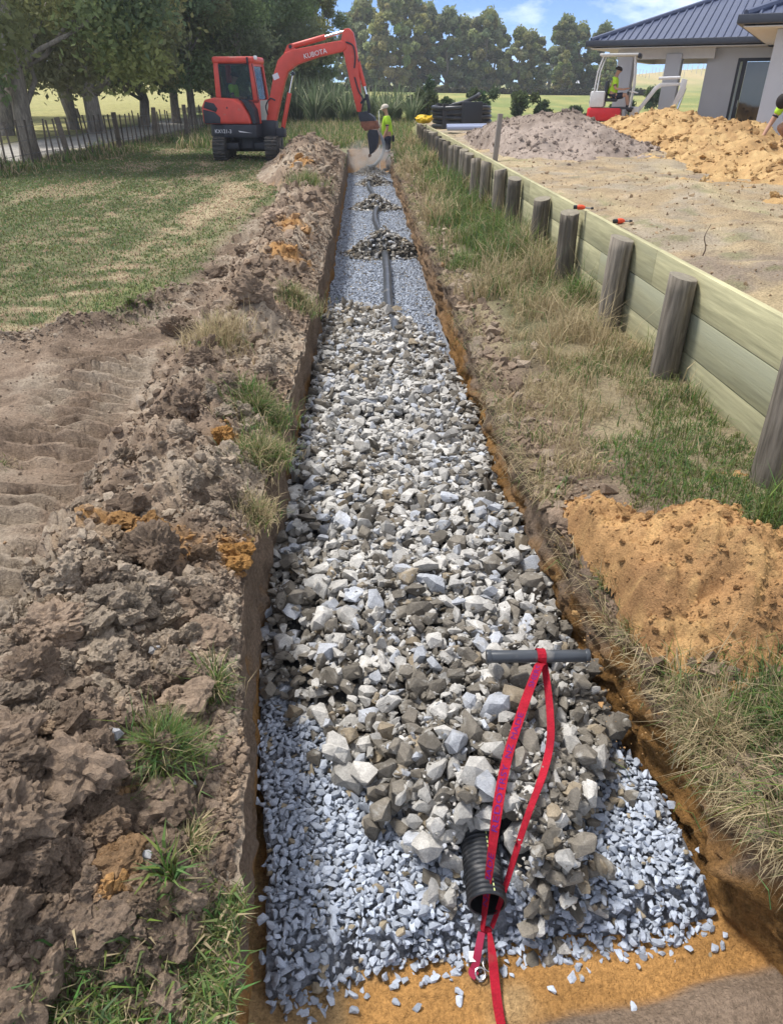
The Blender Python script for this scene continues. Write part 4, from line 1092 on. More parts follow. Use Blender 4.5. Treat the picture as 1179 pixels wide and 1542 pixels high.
hh = rng.uniform(0.025, 0.06, nlw)*(1-0.4*dry)*(1+0.5*(rng.random(nlw) < .08)); ww = rng.uniform(0.004, 0.008, nlw)*np.maximum(1, ly/4.0)
tag(blades('lawn_grass', np.stack([lx, ly, left_z(lx, ly)-0.003], -1), hh, ww, gcol(nlw, rng, dry)*np.array((1.05, .93, 1.08)), rng, 0.8, 0.8), 'short patchy lawn grass left of the bare track', 'grass', kind='stuff')
# rank grass along the fence
nf_ = 16000
fy_ = rng.uniform(17, 40, nf_); fx_ = np.interp(fy_, [18.2, 34, 60], [-8.34, -6.83, -4.5]) + rng.normal(0, 0.35, nf_)
tag(blades('fence_grass', np.stack([fx_, fy_, left_z(fx_, fy_)-.01], -1), rng.gamma(5, .06, nf_).clip(.08, .6)*(0.6+0.5*fbm(fx_, fy_, f=.7, o=2, seed=171)).clip(.3, 1.3), rng.uniform(.02, .04, nf_), gcol(nf_, rng, 0.38)*0.9, rng, .5, .7), 'rank grass growing along the stake fence', 'grass', kind='stuff')
# rough field grass behind the excavator
nf_ = 22000
fy_ = rng.uniform(25.5, 44, nf_); fx_ = rng.uniform(-6, 3.5, nf_)
tag(blades('meadow_grass', np.stack([fx_, fy_, field_z(fx_, fy_)+.0], -1), rng.gamma(5, .06, nf_).clip(.05, .5), rng.uniform(.02, .045, nf_), gcol(nf_, rng, 0.35), rng, .5, .7), 'rough meadow grass behind the end of the trench', 'grass', kind='stuff')
# corner of lawn at the photographer's feet
nc_ = 9500
cy__ = rng.uniform(0.5, 1.02, nc_); cx__ = xl(cy__) - rng.uniform(-0.01, 0.66, nc_)**1.25
keep = (rng.random(nc_) < ss(1.14, 0.93, cy__ + 0.20*fbm(cx__, cy__, f=6, o=2, seed=175))) & (spoil_h(cx__, cy__) < 0.10)
cx__, cy__ = cx__[keep], cy__[keep]; nc_ = len(cx__)
zc_ = np.maximum(left_z(cx__, cy__), spoil_top(cx__, cy__))-0.004
wide = rng.random(nc_) < 0.10
tag(blades('corner_grass', np.stack([cx__, cy__, zc_], -1), rng.uniform(.02, .07, nc_)*np.where(wide, 1.7, 1), rng.uniform(.0022, .0042, nc_)*np.where(wide, 2.4, 1), gcol(nc_, rng, 0.2), rng, .75, .8), 'green grass and clover in the near left corner beside the trench', 'grass', kind='stuff')
# tufts still growing on the spoil and broken turf
TUFTS = [(-0.57, 1.34, 0.085, 1500, 0.14, 0.08, 'thick green grass tuft half buried in the near spoil bank'), (-0.60, 3.75, 0.17, 1800, 0.15, 0.25, 'green tuft on the left lip, upper of the two mid-bank tufts'),
         (-0.53, 3.25, 0.14, 1500, 0.14, 0.45, 'half dry tuft on the left lip below the bright green one'), (-0.60, 6.3, 0.24, 1300, 0.16, 0.5, 'turf clump on the left lip beside the bare gravel'),
         (-0.95, 13.3, 0.4, 900, 0.3, 0.3, 'far green tuft on top of the long spoil bank'), (-2.05, 6.3, 0.32, 1500, 0.09, 0.05, 'bright green patch of lawn at the edge of the bare track'),
         (-1.05, 5.0, 0.26, 1400, 0.20, 0.95, 'heap of dry straw turf on the spoil bank'), (-0.50, 2.75, 0.10, 800, 0.10, 0.75, 'dry straw on the left lip above the orange lump'),
         (-0.49, 1.62, 0.06, 260, 0.11, 0.35, 'thin grass sprouting at the left lip beside dark rocks'), (-0.475, 1.10, 0.05, 420, 0.09, 0.7, 'dry wisps on the left lip near the blue gravel'),
         (-0.48, 0.98, 0.03, 50, 0.13, 0.05, 'small broad-leaved weed on the left lip near the corner'), (1.0, 2.28, 0.05, 300, 0.13, 0.25, 'small tuft leaning over the right lip beside the sand pile'),
         (1.02, 2.02, 0.06, 300, 0.13, 0.5, 'tuft of half dry grass between sand pile and trench'), (1.35, 1.50, 0.28, 2600, 0.13, 0.12, 'green grass in front of the sand pile'),
         (1.12, 1.55, 0.12, 1500, 0.16, 0.92, 'straw mat hanging over the right lip in front of sand pile'), (-1.95, 3.4, 0.10, 160, 0.06, 0.5, 'small pale sprig on the bare track')]
for tx_, ty_, tr_, tn_, th_, td_, lab in TUFTS:
    q = np.abs(rng.normal(0, .55, tn_))*tr_; a_ = rng.uniform(0, 2*np.pi, tn_)
    x_ = tx_+q*np.cos(a_); y_ = ty_+q*np.sin(a_)*1.4
    z_ = np.where(x_ < 0.3, spoil_top(np.minimum(x_, -0.44), y_), bank_z(x_, y_))-0.006
    k_ = 1+0.10*ty_
    o = blades('grass_tuft', np.stack([x_, y_, z_], -1)-np.array((tx_, ty_, 0)), rng.uniform(.45, 1.15, tn_)*th_, rng.uniform(.0022, .0042, tn_)*k_*(2.6 if tn_ < 100 else 1), gcol(tn_, rng, td_), rng, .62, .8, az=a_+rng.normal(0, 1.5, tn_))
    o.location = (tx_, ty_, 0)
    tag(o, lab, 'grass tuft', 'grass tufts beside the trench')
# three pale stones lying on the spoil
for x_, y_, s_, lab in ((-0.705, 1.33, .030, 'pale stone on the spoil beside the thick green tuft'), (-0.70, 1.74, .028, 'white stone on the spoil bank among grey clods'), (-0.50, 1.27, .018, 'small blue-grey stone near the left lip'), (-0.55, 1.02, .018, 'small blue stone on the spoil above the near grass')):
    me = np_mesh('stray_stone', *ROCKS_HI[int(x_*-100) % 16], None); me.materials.append(m_rock_o)
    o = bpy.data.objects.new('stray_stone', me); C.objects.link(o); o.scale = (s_,)*3; o.location = (x_, y_, float(spoil_top(np.array(x_), np.array(y_)))+s_*.8); o.color = (.42, .42, .43, 1)
    tag(o, lab, 'stone', 'stray stones on the spoil')

# ================================================================== stake fence
m_stake = mat('fence_stake', (0.14, 0.115, 0.09), rough=.95, var=.3, vscale=6, rnd=.35)
fence = empty('stake_fence', (-8.34, 18.2, 0), 0, 'old fence of thin dark stakes along the left edge of the lawn', 'fence')
def fline(y): return float(np.interp(y, [14, 18.2, 34, 46], [-8.7, -8.34, -6.83, -5.6]))
sm_ = MB().box((0, 0, .5), (.042, .032, 1.08)).mesh('stake', .006); bm_ = MB().tube([(0, 0, -.1), (0, 0, 1.12)], [.085, .075], 10).mesh('fence_post')
yy = 16.6; i = 0
while yy < 45:
    big = i % 9 == 4
    o = link('fence_post' if big else 'stake', bm_ if big else sm_, m_stake, fence)
    x_ = fline(yy); o.location = (x_+8.34, yy-18.2, float(left_z(np.array(x_), np.array(yy))) - random.uniform(0, .1)); o.rotation_euler = (random.gauss(0, .03), random.gauss(0, .05), random.uniform(-.4, .4))
    yy += random.uniform(.36, .44); i += 1
for z in (.3, .6, .9):
    MB().tube([(fline(y)+8.34, y-18.2, z + 0.02*math.sin(y)) for y in np.arange(16.4, 45, 1.5)], .006, 5).build('wire', mat('fence_wire', (.2, .2, .2), metal=.8, rough=.5), fence)

# ================================================================== trees
m_bark = mat('tree_bark', (0.25, 0.22, 0.185), rough=.95, spec=.1, var=.3, vscale=2.2, fine=.3, fscale=18, stretch=(1, 1, .3), bump=.8, bscale=14, bdist=.05)
m_leaf = mat('tree_leaf', src='attr', rough=.6, spec=.25, trans=.48)
def leaf_mesh(name, cen, rad, n, size, base, rng, elong=1.7, flat=.75, droop=0.0, var=.35):
    """cen (k,3), rad (k,3): leaf-sized faces spread through the clumps"""
    k = len(cen); vol = (rad[:, 0]*rad[:, 1]*rad[:, 2])**(2/3); pick = rng.choice(k, n, p=vol/vol.sum())
    u = rng.normal(size=(n, 3)); u /= np.linalg.norm(u, axis=1)[:, None]
    rr_ = rng.beta(4.5, 1.5, n)[:, None]
    P = cen[pick] + u*rr_*rad[pick]*(1+0.2*rng.normal(size=(n, 1)))
    a = rng.normal(size=(n, 3)); a[:, 2] -= droop; a /= np.linalg.norm(a, axis=1)[:, None]
    b = np.cross(a, rng.normal(size=(n, 3))); b /= np.linalg.norm(b, axis=1)[:, None]
    s = size*rng.uniform(.6, 1.35, n)[:, None]
    Vv = np.stack([P-a*s*elong*.5, P+b*s*.42, P+a*s*elong*.5, P-b*s*.42], 1).reshape(-1, 3)
    Q = (np.arange(n)*4)[:, None] + np.array([[0, 1, 2, 3]])
    cl = rng.uniform(1-var, 1+var, (k, 1))[pick]*rng.uniform(.7, 1.3, (n, 1))
    hue = np.stack([rng.uniform(.85, 1.25, k), np.ones(k), rng.uniform(.75, 1.15, k)], -1)[pick]
    c = np.asarray(base)*cl*hue
    return np_mesh(name, Vv, Q, np.repeat(c, 4, 0))
def limb(mb, p, q, r0, r1, rng, wob=.12, n=5):
    p, q = Vector(p), Vector(q); L_ = (q-p).length; pts = []
    for i in range(n+1):
        t = i/n; v = p.lerp(q, t)
        if 0 < i < n: v += Vector(rng.normal(0, wob*L_/n, 3))
        pts.append(v)
    mb.tube(pts, [r0+(r1-r0)*i/n for i in range(n+1)], 10)
    return pts
def make_tree(seed, H, tr, cb, cr, nl, ls, base, clumps=26, crown_bias=1.0, elong=1.7, droop=0., lean=0.04):
    """returns (trunk mesh, crown mesh); crown between cb and H with radius cr"""
    rng = np.random.default_rng(seed); mb = MB()
    top = Vector((rng.normal(0, lean)*H, rng.normal(0, lean)*H, H*.82))
    tp = limb(mb, (0, 0, -.2), top, tr, tr*.18, rng, .10, 8)
    mb.tube([(0, 0, -.25), (0, 0, .05), (0, 0, .45)], [tr*1.35, tr*1.2, tr*.98], 12)
    cen, rad = [], []
    for k in range(clumps):
        a = rng.uniform(0, 2*math.pi); h = cb + (H-cb)*rng.uniform(0.06, .97)
        f = (h-cb)/(H-cb); env = cr*(math.sin(math.pi*min(1, (f*.82+.16)))**.65)*crown_bias
        q = env*math.sqrt(rng.uniform(.08, 1))
        c = Vector((math.cos(a)*q, math.sin(a)*q, h)) + top*(h/H)*.9*Vector((1, 1, 0)).x*0
        rr_ = cr*rng.uniform(.20, .36)*(26/max(26, clumps))**.4
        cen.append(c[:]); rad.append((rr_, rr_*rng.uniform(.8, 1.1), rr_*rng.uniform(.6, .9)))
        if k < 13:
            j = min(7, max(1, int((h*.62)/H/.82*8)))
            limb(mb, tp[j], c, tr*.38*(1-f*.6), tr*.05, rng, .16, 4)
    cen.append((top.x*.8, top.y*.8, H-cr*.25)); rad.append((cr*.35, cr*.35, cr*.4))
    tm = mb.mesh('trunk'); tm.materials.append(m_bark)
    tm.polygons.foreach_set('use_smooth', np.ones(len(tm.polygons), bool))
    cm = leaf_mesh('crown', np.array(cen), np.array(rad), nl, ls, base, rng, elong, droop=droop); cm.materials.append(m_leaf)
    return tm, cm
def plant_tree(name, meshes, loc, rz, s, label, group, sz=None):
    o = empty(name, loc, rz, label, 'tree', group); o.scale = (s, s, sz or s)
    link('trunk', meshes[0], None, o); link('crown', meshes[1], None, o)
    return o
LT = [make_tree(701, 11.5, .25, 1.3, 4.3, 34000, .115, (.22, .26, .125), 34), make_tree(702, 12.5, .30, 1.5, 4.6, 34000, .125, (.23, .265, .13), 36), make_tree(703, 10.5, .22, 1.2, 4.0, 32000, .115, (.215, .25, .125), 32)]
row = [(-9.15, 22.1, 0, 1.0, 'large forked tree standing in the stake fence, nearest on the left'), (-14.3, 32.6, 1, 1.0, 'tree with thick grey trunk at far left behind the road'), (-13.0, 36.8, 2, 1.05, 'tree with dark upright trunk left of the broad grey one'),
       (-11.06, 33.9, 1, 1.1, 'broad pale grey leaning trunk, third tree along the fence'), (-10.2, 38.2, 0, 1.0, 'slim pale trunk in the middle of the tree row'), (-9.4, 41.5, 2, 1.05, 'dark trunk in the tree row, left of the excavator'),
       (-8.3, 40.2, 2, .95, 'leaning trunk just left of the orange excavator'), (-8.4, 47.0, 0, 1.0, 'tree in the row seen left above the excavator cab'), (-16.5, 47, 1, 1.1, 'tree beyond the road in the gap between trunks'), (-6.8, 46.5, 2, 1.1, 'dark leafy tree directly behind the excavator cab')]
for i, (x, y, k, s, lab) in enumerate(row):
    plant_tree('roadside_tree', LT[k], (x, y, float(left_z(np.array(x), np.array(y)))-.05), i*2.1, s, lab, 'trees along the left fence')
DT = [make_tree(711, 11, .3, .5, 3.6, 26000, .16, (.18, .23, .115), 36), make_tree(712, 12, .3, .6, 4.0, 26000, .16, (.19, .24, .12), 36)]
for i, (x, y, k, s, lab) in enumerate([(-7.0, 50, 0, 1.1, 'dark dense tree behind the excavator boom'), (-4.9, 54, 1, .95, 'dark dense tree behind the raised boom, right of the cab'), (-3.0, 58, 0, .66, 'dark dense tree at the right end of the left-hand wood, behind the dipper arm'), (-10, 57, 1, 1.2, 'tall dark tree farther back above the cab')]):
    plant_tree('dense_tree', DT[k], (x, y, float(field_z(np.array(x), np.array(y)))), i*1.7, s, lab, 'dense trees behind the excavator')
BT = [make_tree(721, 14, .35, .5, 3.9, 19000, .50, (.33, .35, .17), 90, elong=1.3, droop=.6), make_tree(722, 13, .35, .5, 3.7, 19000, .50, (.21, .25, .13), 84, elong=1.3, droop=.5), make_tree(723, 12, .32, .5, 3.9, 19000, .50, (.27, .30, .155), 84, elong=1.3, droop=.6)]
bt = [(1.0, 132, 2, 1.08, 'tall pale gum tree at left end of the far tree belt'), (4.6, 126, 0, .98, 'pale yellow-green gum tree right of the dipper arm'), (8.4, 130, 0, 1.0, 'second pale gum tree in the far belt'), (11.2, 134, 1, .98, 'dark narrow tree in the far belt, left of centre'),
      (13.6, 128, 1, .90, 'dark tree beside the pale gums in the far belt'), (16.6, 133, 2, .90, 'grey-green tree in the middle of the far belt'), (19.4, 128, 2, .96, 'tall rounded tree in the middle of the far belt'), (22.2, 134, 1, .82, 'dark tree above the white shed in the far belt'),
      (25.2, 128, 2, .78, 'lower tree right of the white shed'), (28.0, 133, 2, .76, 'pale rounded tree in the right half of the far belt'), (31.2, 126, 1, .84, 'broad dark tree near the right end of the far belt'), (34.4, 130, 2, .84, 'tall tree near the right end of the far belt'),
      (37.4, 126, 1, .76, 'last large tree at the right end of the far belt'), (29.5, 118, 0, .42, 'small yellow-green tree in front of the far belt'), (35.6, 116, 0, .36, 'small pale tree at the foot of the far belt, right end'), (44.5, 190, 2, .8, 'faint distant tree left of the far white house'),
      (52, 205, 1, .75, 'faint distant tree behind the far white house'), (60, 230, 2, .8, 'distant tree on the skyline behind the small digger'), (-1.2, 138, 1, .8, 'dark tree at the far left of the belt behind the dipper')]
for i, (x, y, k, s, lab) in enumerate(bt):
    plant_tree('gum_tree', BT[k], (x, y, float(field_z(np.array(x), np.array(y)))), i*1.3, s*.90, lab, 'far belt of gum trees')
# hedge in front of the far trees
hg = []
rngh = np.random.default_rng(77)
hx = np.arange(-2, 40, .8); hy = 116 + 0*hx - .12*(hx-10)
hc = np.stack([hx, hy, field_z(hx, hy)+.35], -1); hr = np.tile(np.array((.7, .6, .55)), (len(hx), 1))*rngh.uniform(.8, 1.15, (len(hx), 1))
hedge = link('hedge', leaf_mesh('hedge', hc, hr, 9000, .28, (.055, .06, .030), rngh), m_leaf); tag(hedge, 'long low dark hedge along the far side of the green field', 'hedge')

# flax bushes
def flax_mesh(seed, n, H):
    r = np.random.default_rng(seed); a = r.uniform(0, 2*np.pi, n)
    P = np.stack([np.cos(a)*r.uniform(0, .25, n), np.sin(a)*r.uniform(0, .25, n), 0*a], -1)
    hh = r.uniform(.6, 1.1, n)*H; ln = r.uniform(.1, .75, n)
    base = np.where(r.random(n)[:, None] < .25, np.array((.34, .36, .24)), np.array((.13, .175, .095)))*r.uniform(.7, 1.25, (n, 1))
    N = 5; Vv = []; 
    D = np.stack([np.cos(a), np.sin(a), 0*a], -1); Wd = np.stack([-np.sin(a), np.cos(a), 0*a], -1)*r.uniform(.045, .075, n)[:, None]
    p = P; pts = []
    for k in range(N):
        wv = Wd*(1, 1.1, 1, .75, .06)[k]
        pts += [p-wv*.5, p+wv*.5]
        an = ln*(0.5+k*.42); p = p + (D*np.sin(an)[:, None] + np.array((0, 0, 1))*np.cos(an)[:, None])*(hh/(N-1))[:, None]
    Vv = np.stack(pts, 1).reshape(-1, 3); b = (np.arange(n)*2*N)[:, None]
    Q = np.concatenate([b+np.array([[2*k, 2*k+1, 2*k+3, 2*k+2]]) for k in range(N-1)])
    me = np_mesh('flax_bush', Vv, Q, np.repeat(base, 2*N, 0)); me.materials.append(m_leaf); return me
FX = [flax_mesh(801+k, 110, 2.1) for k in range(3)]
FLAX = ['flax bush left of the boom foot, second from the left', 'flax bush below the middle of the boom', 'spiky flax bush in front, right of the boom cylinder', 'rear flax bush left of the dipper arm', 'flax bush just left of the dipper arm',
        'rear flax bush low behind the boom cylinder', 'rear flax bush below the lettered boom', 'leftmost flax bush, beside the excavator cab', 'flax clump right behind the bucket', 'flax clump behind the standing worker', 'rear flax clump right of the standing worker',
        'flax clump above the yellow bag', 'rear flax clump behind dipper arm', 'rightmost small flax clump at the wall end']
i = 0
for x, y, s in [(-4.1, 39, 1.0), (-3.1, 40.5, 1.1), (-2.2, 39, 1.0), (-1.4, 41, 1.05), (-.7, 39.5, .9), (-3.6, 42.5, 1.15), (-1.9, 43, 1.1), (-5.0, 41, 1.0), (0.6, 41, .95), (1.3, 39, .85), (1.9, 41.5, .95), (2.6, 40, .8), (-0.1, 43, 1.0), (3.3, 42, .7)]:
    o = link('flax_bush', FX[i % 3]); o.location = (x, y, float(field_z(np.array(x), np.array(y)))); o.rotation_euler = (0, 0, i*1.1); o.scale = (s, s, s)
    lab = FLAX[i]; g = 'flax bushes behind the trench end'
    tag(o, lab, 'flax bush', g); i += 1
# young shrubs in the field
rngs = np.random.default_rng(55)
for x, y, h, w, lab in [(3.4, 41, 1.9, .55, 'upright dark green shrub at the end of the retaining wall'), (6.7, 46, 1.45, .75, 'round shrub behind the black pipe coil'), (9.2, 46, 1.3, .8, 'loose shrub in the field behind the grey earth heap'), (10.6, 46.5, .9, .5, 'small shrub right of the loose shrub in the field'),
                        (12.4, 45.0, .7, .5, 'low shrub in the field left of the small digger'), (14.2, 43, 1.2, .8, 'dark round shrub just left of the small digger'), (5.0, 47, .9, .7, 'low bush left of the round shrub behind the coil'), (22, 60, 1.6, .9, 'shrub seen between the house columns')]:
    o = empty('field_shrub', (x, y, float(field_z(np.array(x), np.array(y)))), 0, lab, 'shrub', 'young shrubs in the field')
    k = 9; cen = np.stack([rngs.normal(0, w*.45, k), rngs.normal(0, w*.45, k), rngs.uniform(.25, .9, k)*h], -1)
    link('crown', leaf_mesh('crown', cen, np.tile((w*.45, w*.45, h*.22), (k, 1)), 1500, .11, (.075, .115, .055), rngs, 2.2), m_leaf, o)
    MB().tube([(0, 0, -.1), (0, 0, h*.7)], [.05, .015], 6).build('stem', m_bark, o)
# ================================================================== house
m_render = mat('house_render', (0.56, 0.57, 0.60), rough=.9, var=.05, vscale=1.5, bump=.1, bscale=60, bdist=.004)
m_roof = mat('roof_steel', (0.080, 0.098, 0.165), rough=.42, metal=.0, spec=.5, var=.08, vscale=2)
m_gutter = mat('gutter_steel', (0.045, 0.050, 0.065), rough=.4, spec=.5)
m_soffit = mat('soffit_board', (0.66, 0.64, 0.62), rough=.8, var=.05)
m_jamb = mat('door_joinery', (0.035, 0.038, 0.050), rough=.4)
HA = R(28+2.29)
E1 = Vector((math.cos(HA), -math.sin(HA), 0)); E2 = Vector((math.sin(HA), math.cos(HA), 0))
house = empty('house', (6.63, 23.67, 0.30), -HA, 'single-storey pale grey house with dark ribbed hip roof and veranda columns', 'house')
# local frame: x along the front eave, y into the house, origin below the front left eave corner
EZ = 2.54                      # eave height above the local origin
W_, D_ = 16.0, 11.0
pitch = math.tan(R(21))
def roof_prism(parent, x0, x1, y0, y1, ez, ribs_front=True, ribs_left=True):
    d2 = (y1-y0)/2; rz = ez + d2*pitch
    mb = MB()
    vs = [(x0, y0, ez), (x1, y0, ez), (x1, y1, ez), (x0, y1, ez), (x0+d2, y0+d2, rz), (x1-d2 if x1-x0 > 2*d2 else x0+d2+.01, y0+d2, rz)]
    mb.add(vs, [(0, 1, 5, 4), (1, 2, 5), (2, 3, 4, 5), (3, 0, 4), (0, 3, 2, 1)])
    rf = mb.build('roof', m_roof, parent)
    n = int((x1-x0)/0.19); 
    for k in range(n+1):
        x = x0 + .05 + k*.19
        top = min(d2, x-x0, max(0, x1-x))
        if top < .1: continue
        m_ = MB()
        a = Vector((x, y0-.03, ez-.03*pitch)); b = Vector((x, y0+top, ez+top*pitch))
        w = .022; h = .042
        m_.add([a+Vector((-w*1.6, 0, 0)), a+Vector((-w*.7, 0, h)), a+Vector((w*.7, 0, h)), a+Vector((w*1.6, 0, 0)), b+Vector((-w*1.6, 0, 0)), b+Vector((-w*.7, 0, h)), b+Vector((w*.7, 0, h)), b+Vector((w*1.6, 0, 0))],
               [(0, 1, 5, 4), (1, 2, 6, 5), (2, 3, 7, 6), (0, 3, 2, 1), (4, 5, 6, 7)])
        m_.build('rib', m_roof, rf)
    # hip capping and gutters
    MB().tube([(x0, y0, ez+.03), (x0+d2, y0+d2, rz+.03)], .07, 8).build('hip_cap', m_roof, rf, smooth=True)
    for a, b in (((x0-.06, y0-.06), (x1+.06, y0-.06)), ((x0-.06, y0-.06), (x0-.06, y1+.06))):
        c = ((a[0]+b[0])/2, (a[1]+b[1])/2, ez-.055)
        MB().box(c, (abs(b[0]-a[0])+.12 if a[1] == b[1] else .12, .12 if a[1] == b[1] else abs(b[1]-a[1])-.13, .15)).build('gutter', m_gutter, parent, bevel=.02)
    MB().box(((x0+x1)/2, (y0+y1)/2, ez-.165), (x1-x0, y1-y0, .02)).build('soffit', m_soffit, parent)
    return rf
roof_prism(house, 0, W_, 0, D_, EZ)
MB().box((2.0, .72, EZ-.30), (2.6, .22, .25)).build('veranda_beam', m_soffit, house)
MB().box((.72, 3.3, EZ-.30), (.22, 4.9, .25)).build('veranda_beam', m_soffit, house)
MB().box((1.85, 5.6, EZ-.30), (2.3, .22, .25)).build('veranda_beam', m_soffit, house)
for x, y in ((.92, .75), (2.25, .75)):
    MB().box((x, y, EZ/2-.25), (.42, .42, EZ-.10)).build('column', m_render, house, bevel=.01)
# front wall: panel, door, panel
yw = .95
def wall_box(x0, x1, y0, y1, z0, z1, name='wall'): return MB().box(((x0+x1)/2, (y0+y1)/2, (z0+z1)/2), (x1-x0, y1-y0, z1-z0)).build(name, m_render, house)
wall_box(3.10, 3.90, yw, yw+.2, -.4, EZ-.18)
wall_box(3.90, 5.20, yw, yw+.2, 2.12, EZ-.18)
wall_box(5.20, 15.4, yw, yw+.2, -.4, EZ-.18)
wall_box(3.10, 3.30, yw+.21, 10.4, -.4, EZ-.18)
door = MB().box((3.93, yw+.06, .98), (.07, .12, 2.28)).build('door_frame', m_jamb, house)
MB().box((5.17, yw+.06, .98), (.07, .12, 2.28)).build('door_frame', m_jamb, house)
MB().box((4.55, yw+.06, 2.08), (1.17, .12, .08)).build('door_frame', m_jamb, house)
MB().box((4.55, yw+.07, .0), (1.17, .10, .22)).build('door_frame', m_jamb, house)
MB().box((4.08, yw+.07, 1.08), (.11, .07, 1.92)).build('door_stile', m_jamb, house)
MB().box((5.03, yw+.07, 1.08), (.11, .07, 1.92)).build('door_stile', m_jamb, house)
MB().box((4.555, yw+.075, 1.08), (.83, .012, 1.90)).build('door_pane', mat('dark_glass', (.012, .016, .022), rough=.05, spec=1.0), house)
MB().tube([(4.12, yw+.0, .95), (4.12, yw-.045, .95), (4.12, yw-.045, 1.12), (4.12, yw+.0, 1.12)], .011, 8).build('door_handle', m_steel, house)
# nearer wing on the right
WC = house.matrix_world.inverted() if False else None
wv = Vector((7.1, 15.35, 0)) - Vector((6.63, 23.67, 0))
wx, wy = wv.dot(E1), wv.dot(E2)
roof_prism(house, wx, wx+9, wy, wy+9.2, EZ)
wall_box(wx+.55, wx+2.2, wy+.6, wy+.8, -.4, EZ-.18)
wall_box(wx+2.2, wx+8.6, wy+.6, wy+.8, -.4, .75); wall_box(wx+2.2, wx+8.6, wy+.6, wy+.8, 2.0, EZ-.18); wall_box(wx+3.6, wx+8.6, wy+.6, wy+.8, .75, 2.0)
wall_box(wx+.55, wx+.75, wy+.81, wy+9, -.4, EZ-.18)
MB().box((wx+2.9, wy+.70, 1.375), (1.4, .06, 1.25)).build('window', m_jamb, house)
MB().box((wx+2.9, wy+.662, 1.375), (1.2, .012, 1.1)).build('window_pane', MATS['dark_glass'], house)

# far white buildings
def far_house(x, y, w, h, rz, lab):
    z = float(field_z(np.array(x), np.array(y)))
    o = empty('far_house', (x, y, z), rz, lab, 'house', 'white buildings far behind')
    MB().box((0, 0, h/2), (w, w*.7, h)).build('wall', mat('white_wall', (.75, .75, .74), rough=.8), o)
    MB().prism([(-w*.4, h-.02), (w*.4, h-.02), (0, h+w*.28)], 'x', -w*.54, w*.54).build('roof', mat('pale_roof', (.62, .63, .66), rough=.6), o)
    for k in (-1, 1): MB().box((k*w*.25, -w*.352, h*.55), (w*.16, .06, h*.4)).build('window', m_jamb, o)
far_house(20.8, 150, 7.0, 2.4, .3, 'low white shed showing between the trunks of the far belt')
far_house(50, 165, 6.5, 3.2, .9, 'white gabled house far behind the small digger')
far_house(43, 160, 4.5, 1.6, .2, 'low white building left of the far gabled house')
# vineyard posts on the hill
m_vp = mat('vine_post', (.70, .66, .55), rough=.8)
vp = MB().box((0, 0, 1.0), (.16, .16, 2.4)).mesh('vine_post')
i = 0
for r_ in range(5):
    for k in range(9):
        x = 88 + k*6.0 + r_*2; y = 262 + r_*9 + k*.8
        o = link('vine_post', vp, m_vp); o.location = (x, y, float(yard_z(np.array(float(x)), np.array(float(y)))))
        tag(o, 'one of the pale vineyard posts on the dry hill behind the house', 'post', 'vineyard posts on the hill'); i += 1

# ================================================================== yard clutter
coil = empty('pipe_coil', (2.95, 23.2, .70), 0, 'coil of thick black pipe lying behind the wall', 'pipe coil')
for k in range(5):
    rr_ = .80 + random.uniform(-.03, .03); cx, cy = random.uniform(-.04, .04), random.uniform(-.04, .04)
    MB().tube([(cx+rr_*math.cos(q), cy+rr_*math.sin(q), .06+k*.118+.015*math.sin(q*2+k)) for q in [2*math.pi*j/40 for j in range(41)]], .06, 10, caps=False).build('pipe_ring', m_pipe, coil, smooth=True)
MB().tube(spline([(-.35, -.72, .60), (0, -.78, .68), (.3, -.68, .80), (.42, -.5, .86)], 6), .058, 10).build('pipe_end', m_pipe, coil, smooth=True)
for q in (.5, 2.4, 4.0): MB().box((.80*math.cos(q), .80*math.sin(q), .32), (.16, .16, .62)).build('tie_band', mat('tie_band', (.04, .04, .045), rough=.5), coil)
box = MB().box((0, 0, .36), (.52, .30, .74)).build('black_chamber', mat('black_plastic', (.028, .03, .036), rough=.45), bevel=.02)
box.location = (3.12, 22.2, .66); box.rotation_euler = (0, 0, .15); tag(box, 'upright black plastic box standing against the pipe coil', 'box')
for k, lab in ((0, 'front blue-grey pipe on the earth beside the pipe coil'), (1, 'rear blue-grey pipe on the earth beside the pipe coil')):
    p = MB().tube([(0, 0, 0), (1.35, -.25, .02)], .06, 14).build('plastic_pipe', mat('bluegrey_pipe', (.33, .37, .50), rough=.4), smooth=True)
    p.location = (1.25+1.0, 20.4+k*.16, .83+k*.03); tag(p, lab, 'pipe', 'blue-grey pipes by the coil')
    MB().tube([(1.345, -.249, .02), (1.36, -.252, .02)], .058, 14).build('pipe_end', mat('pipe_lilac_end', (.60, .50, .66), rough=.6), p)
yb = link('yellow_bag', np_mesh('yellow_bag', CLODS[8][0]*np.array((.30, .22, .20)), CLODS[8][1], None, True), mat('yellow_plastic', (.80, .52, .02), rough=.5, bump=.3, bscale=12))
yb.location = (2.02, 24.6, .88); tag(yb, 'crumpled bright yellow bag on the far end of the wall', 'bag')
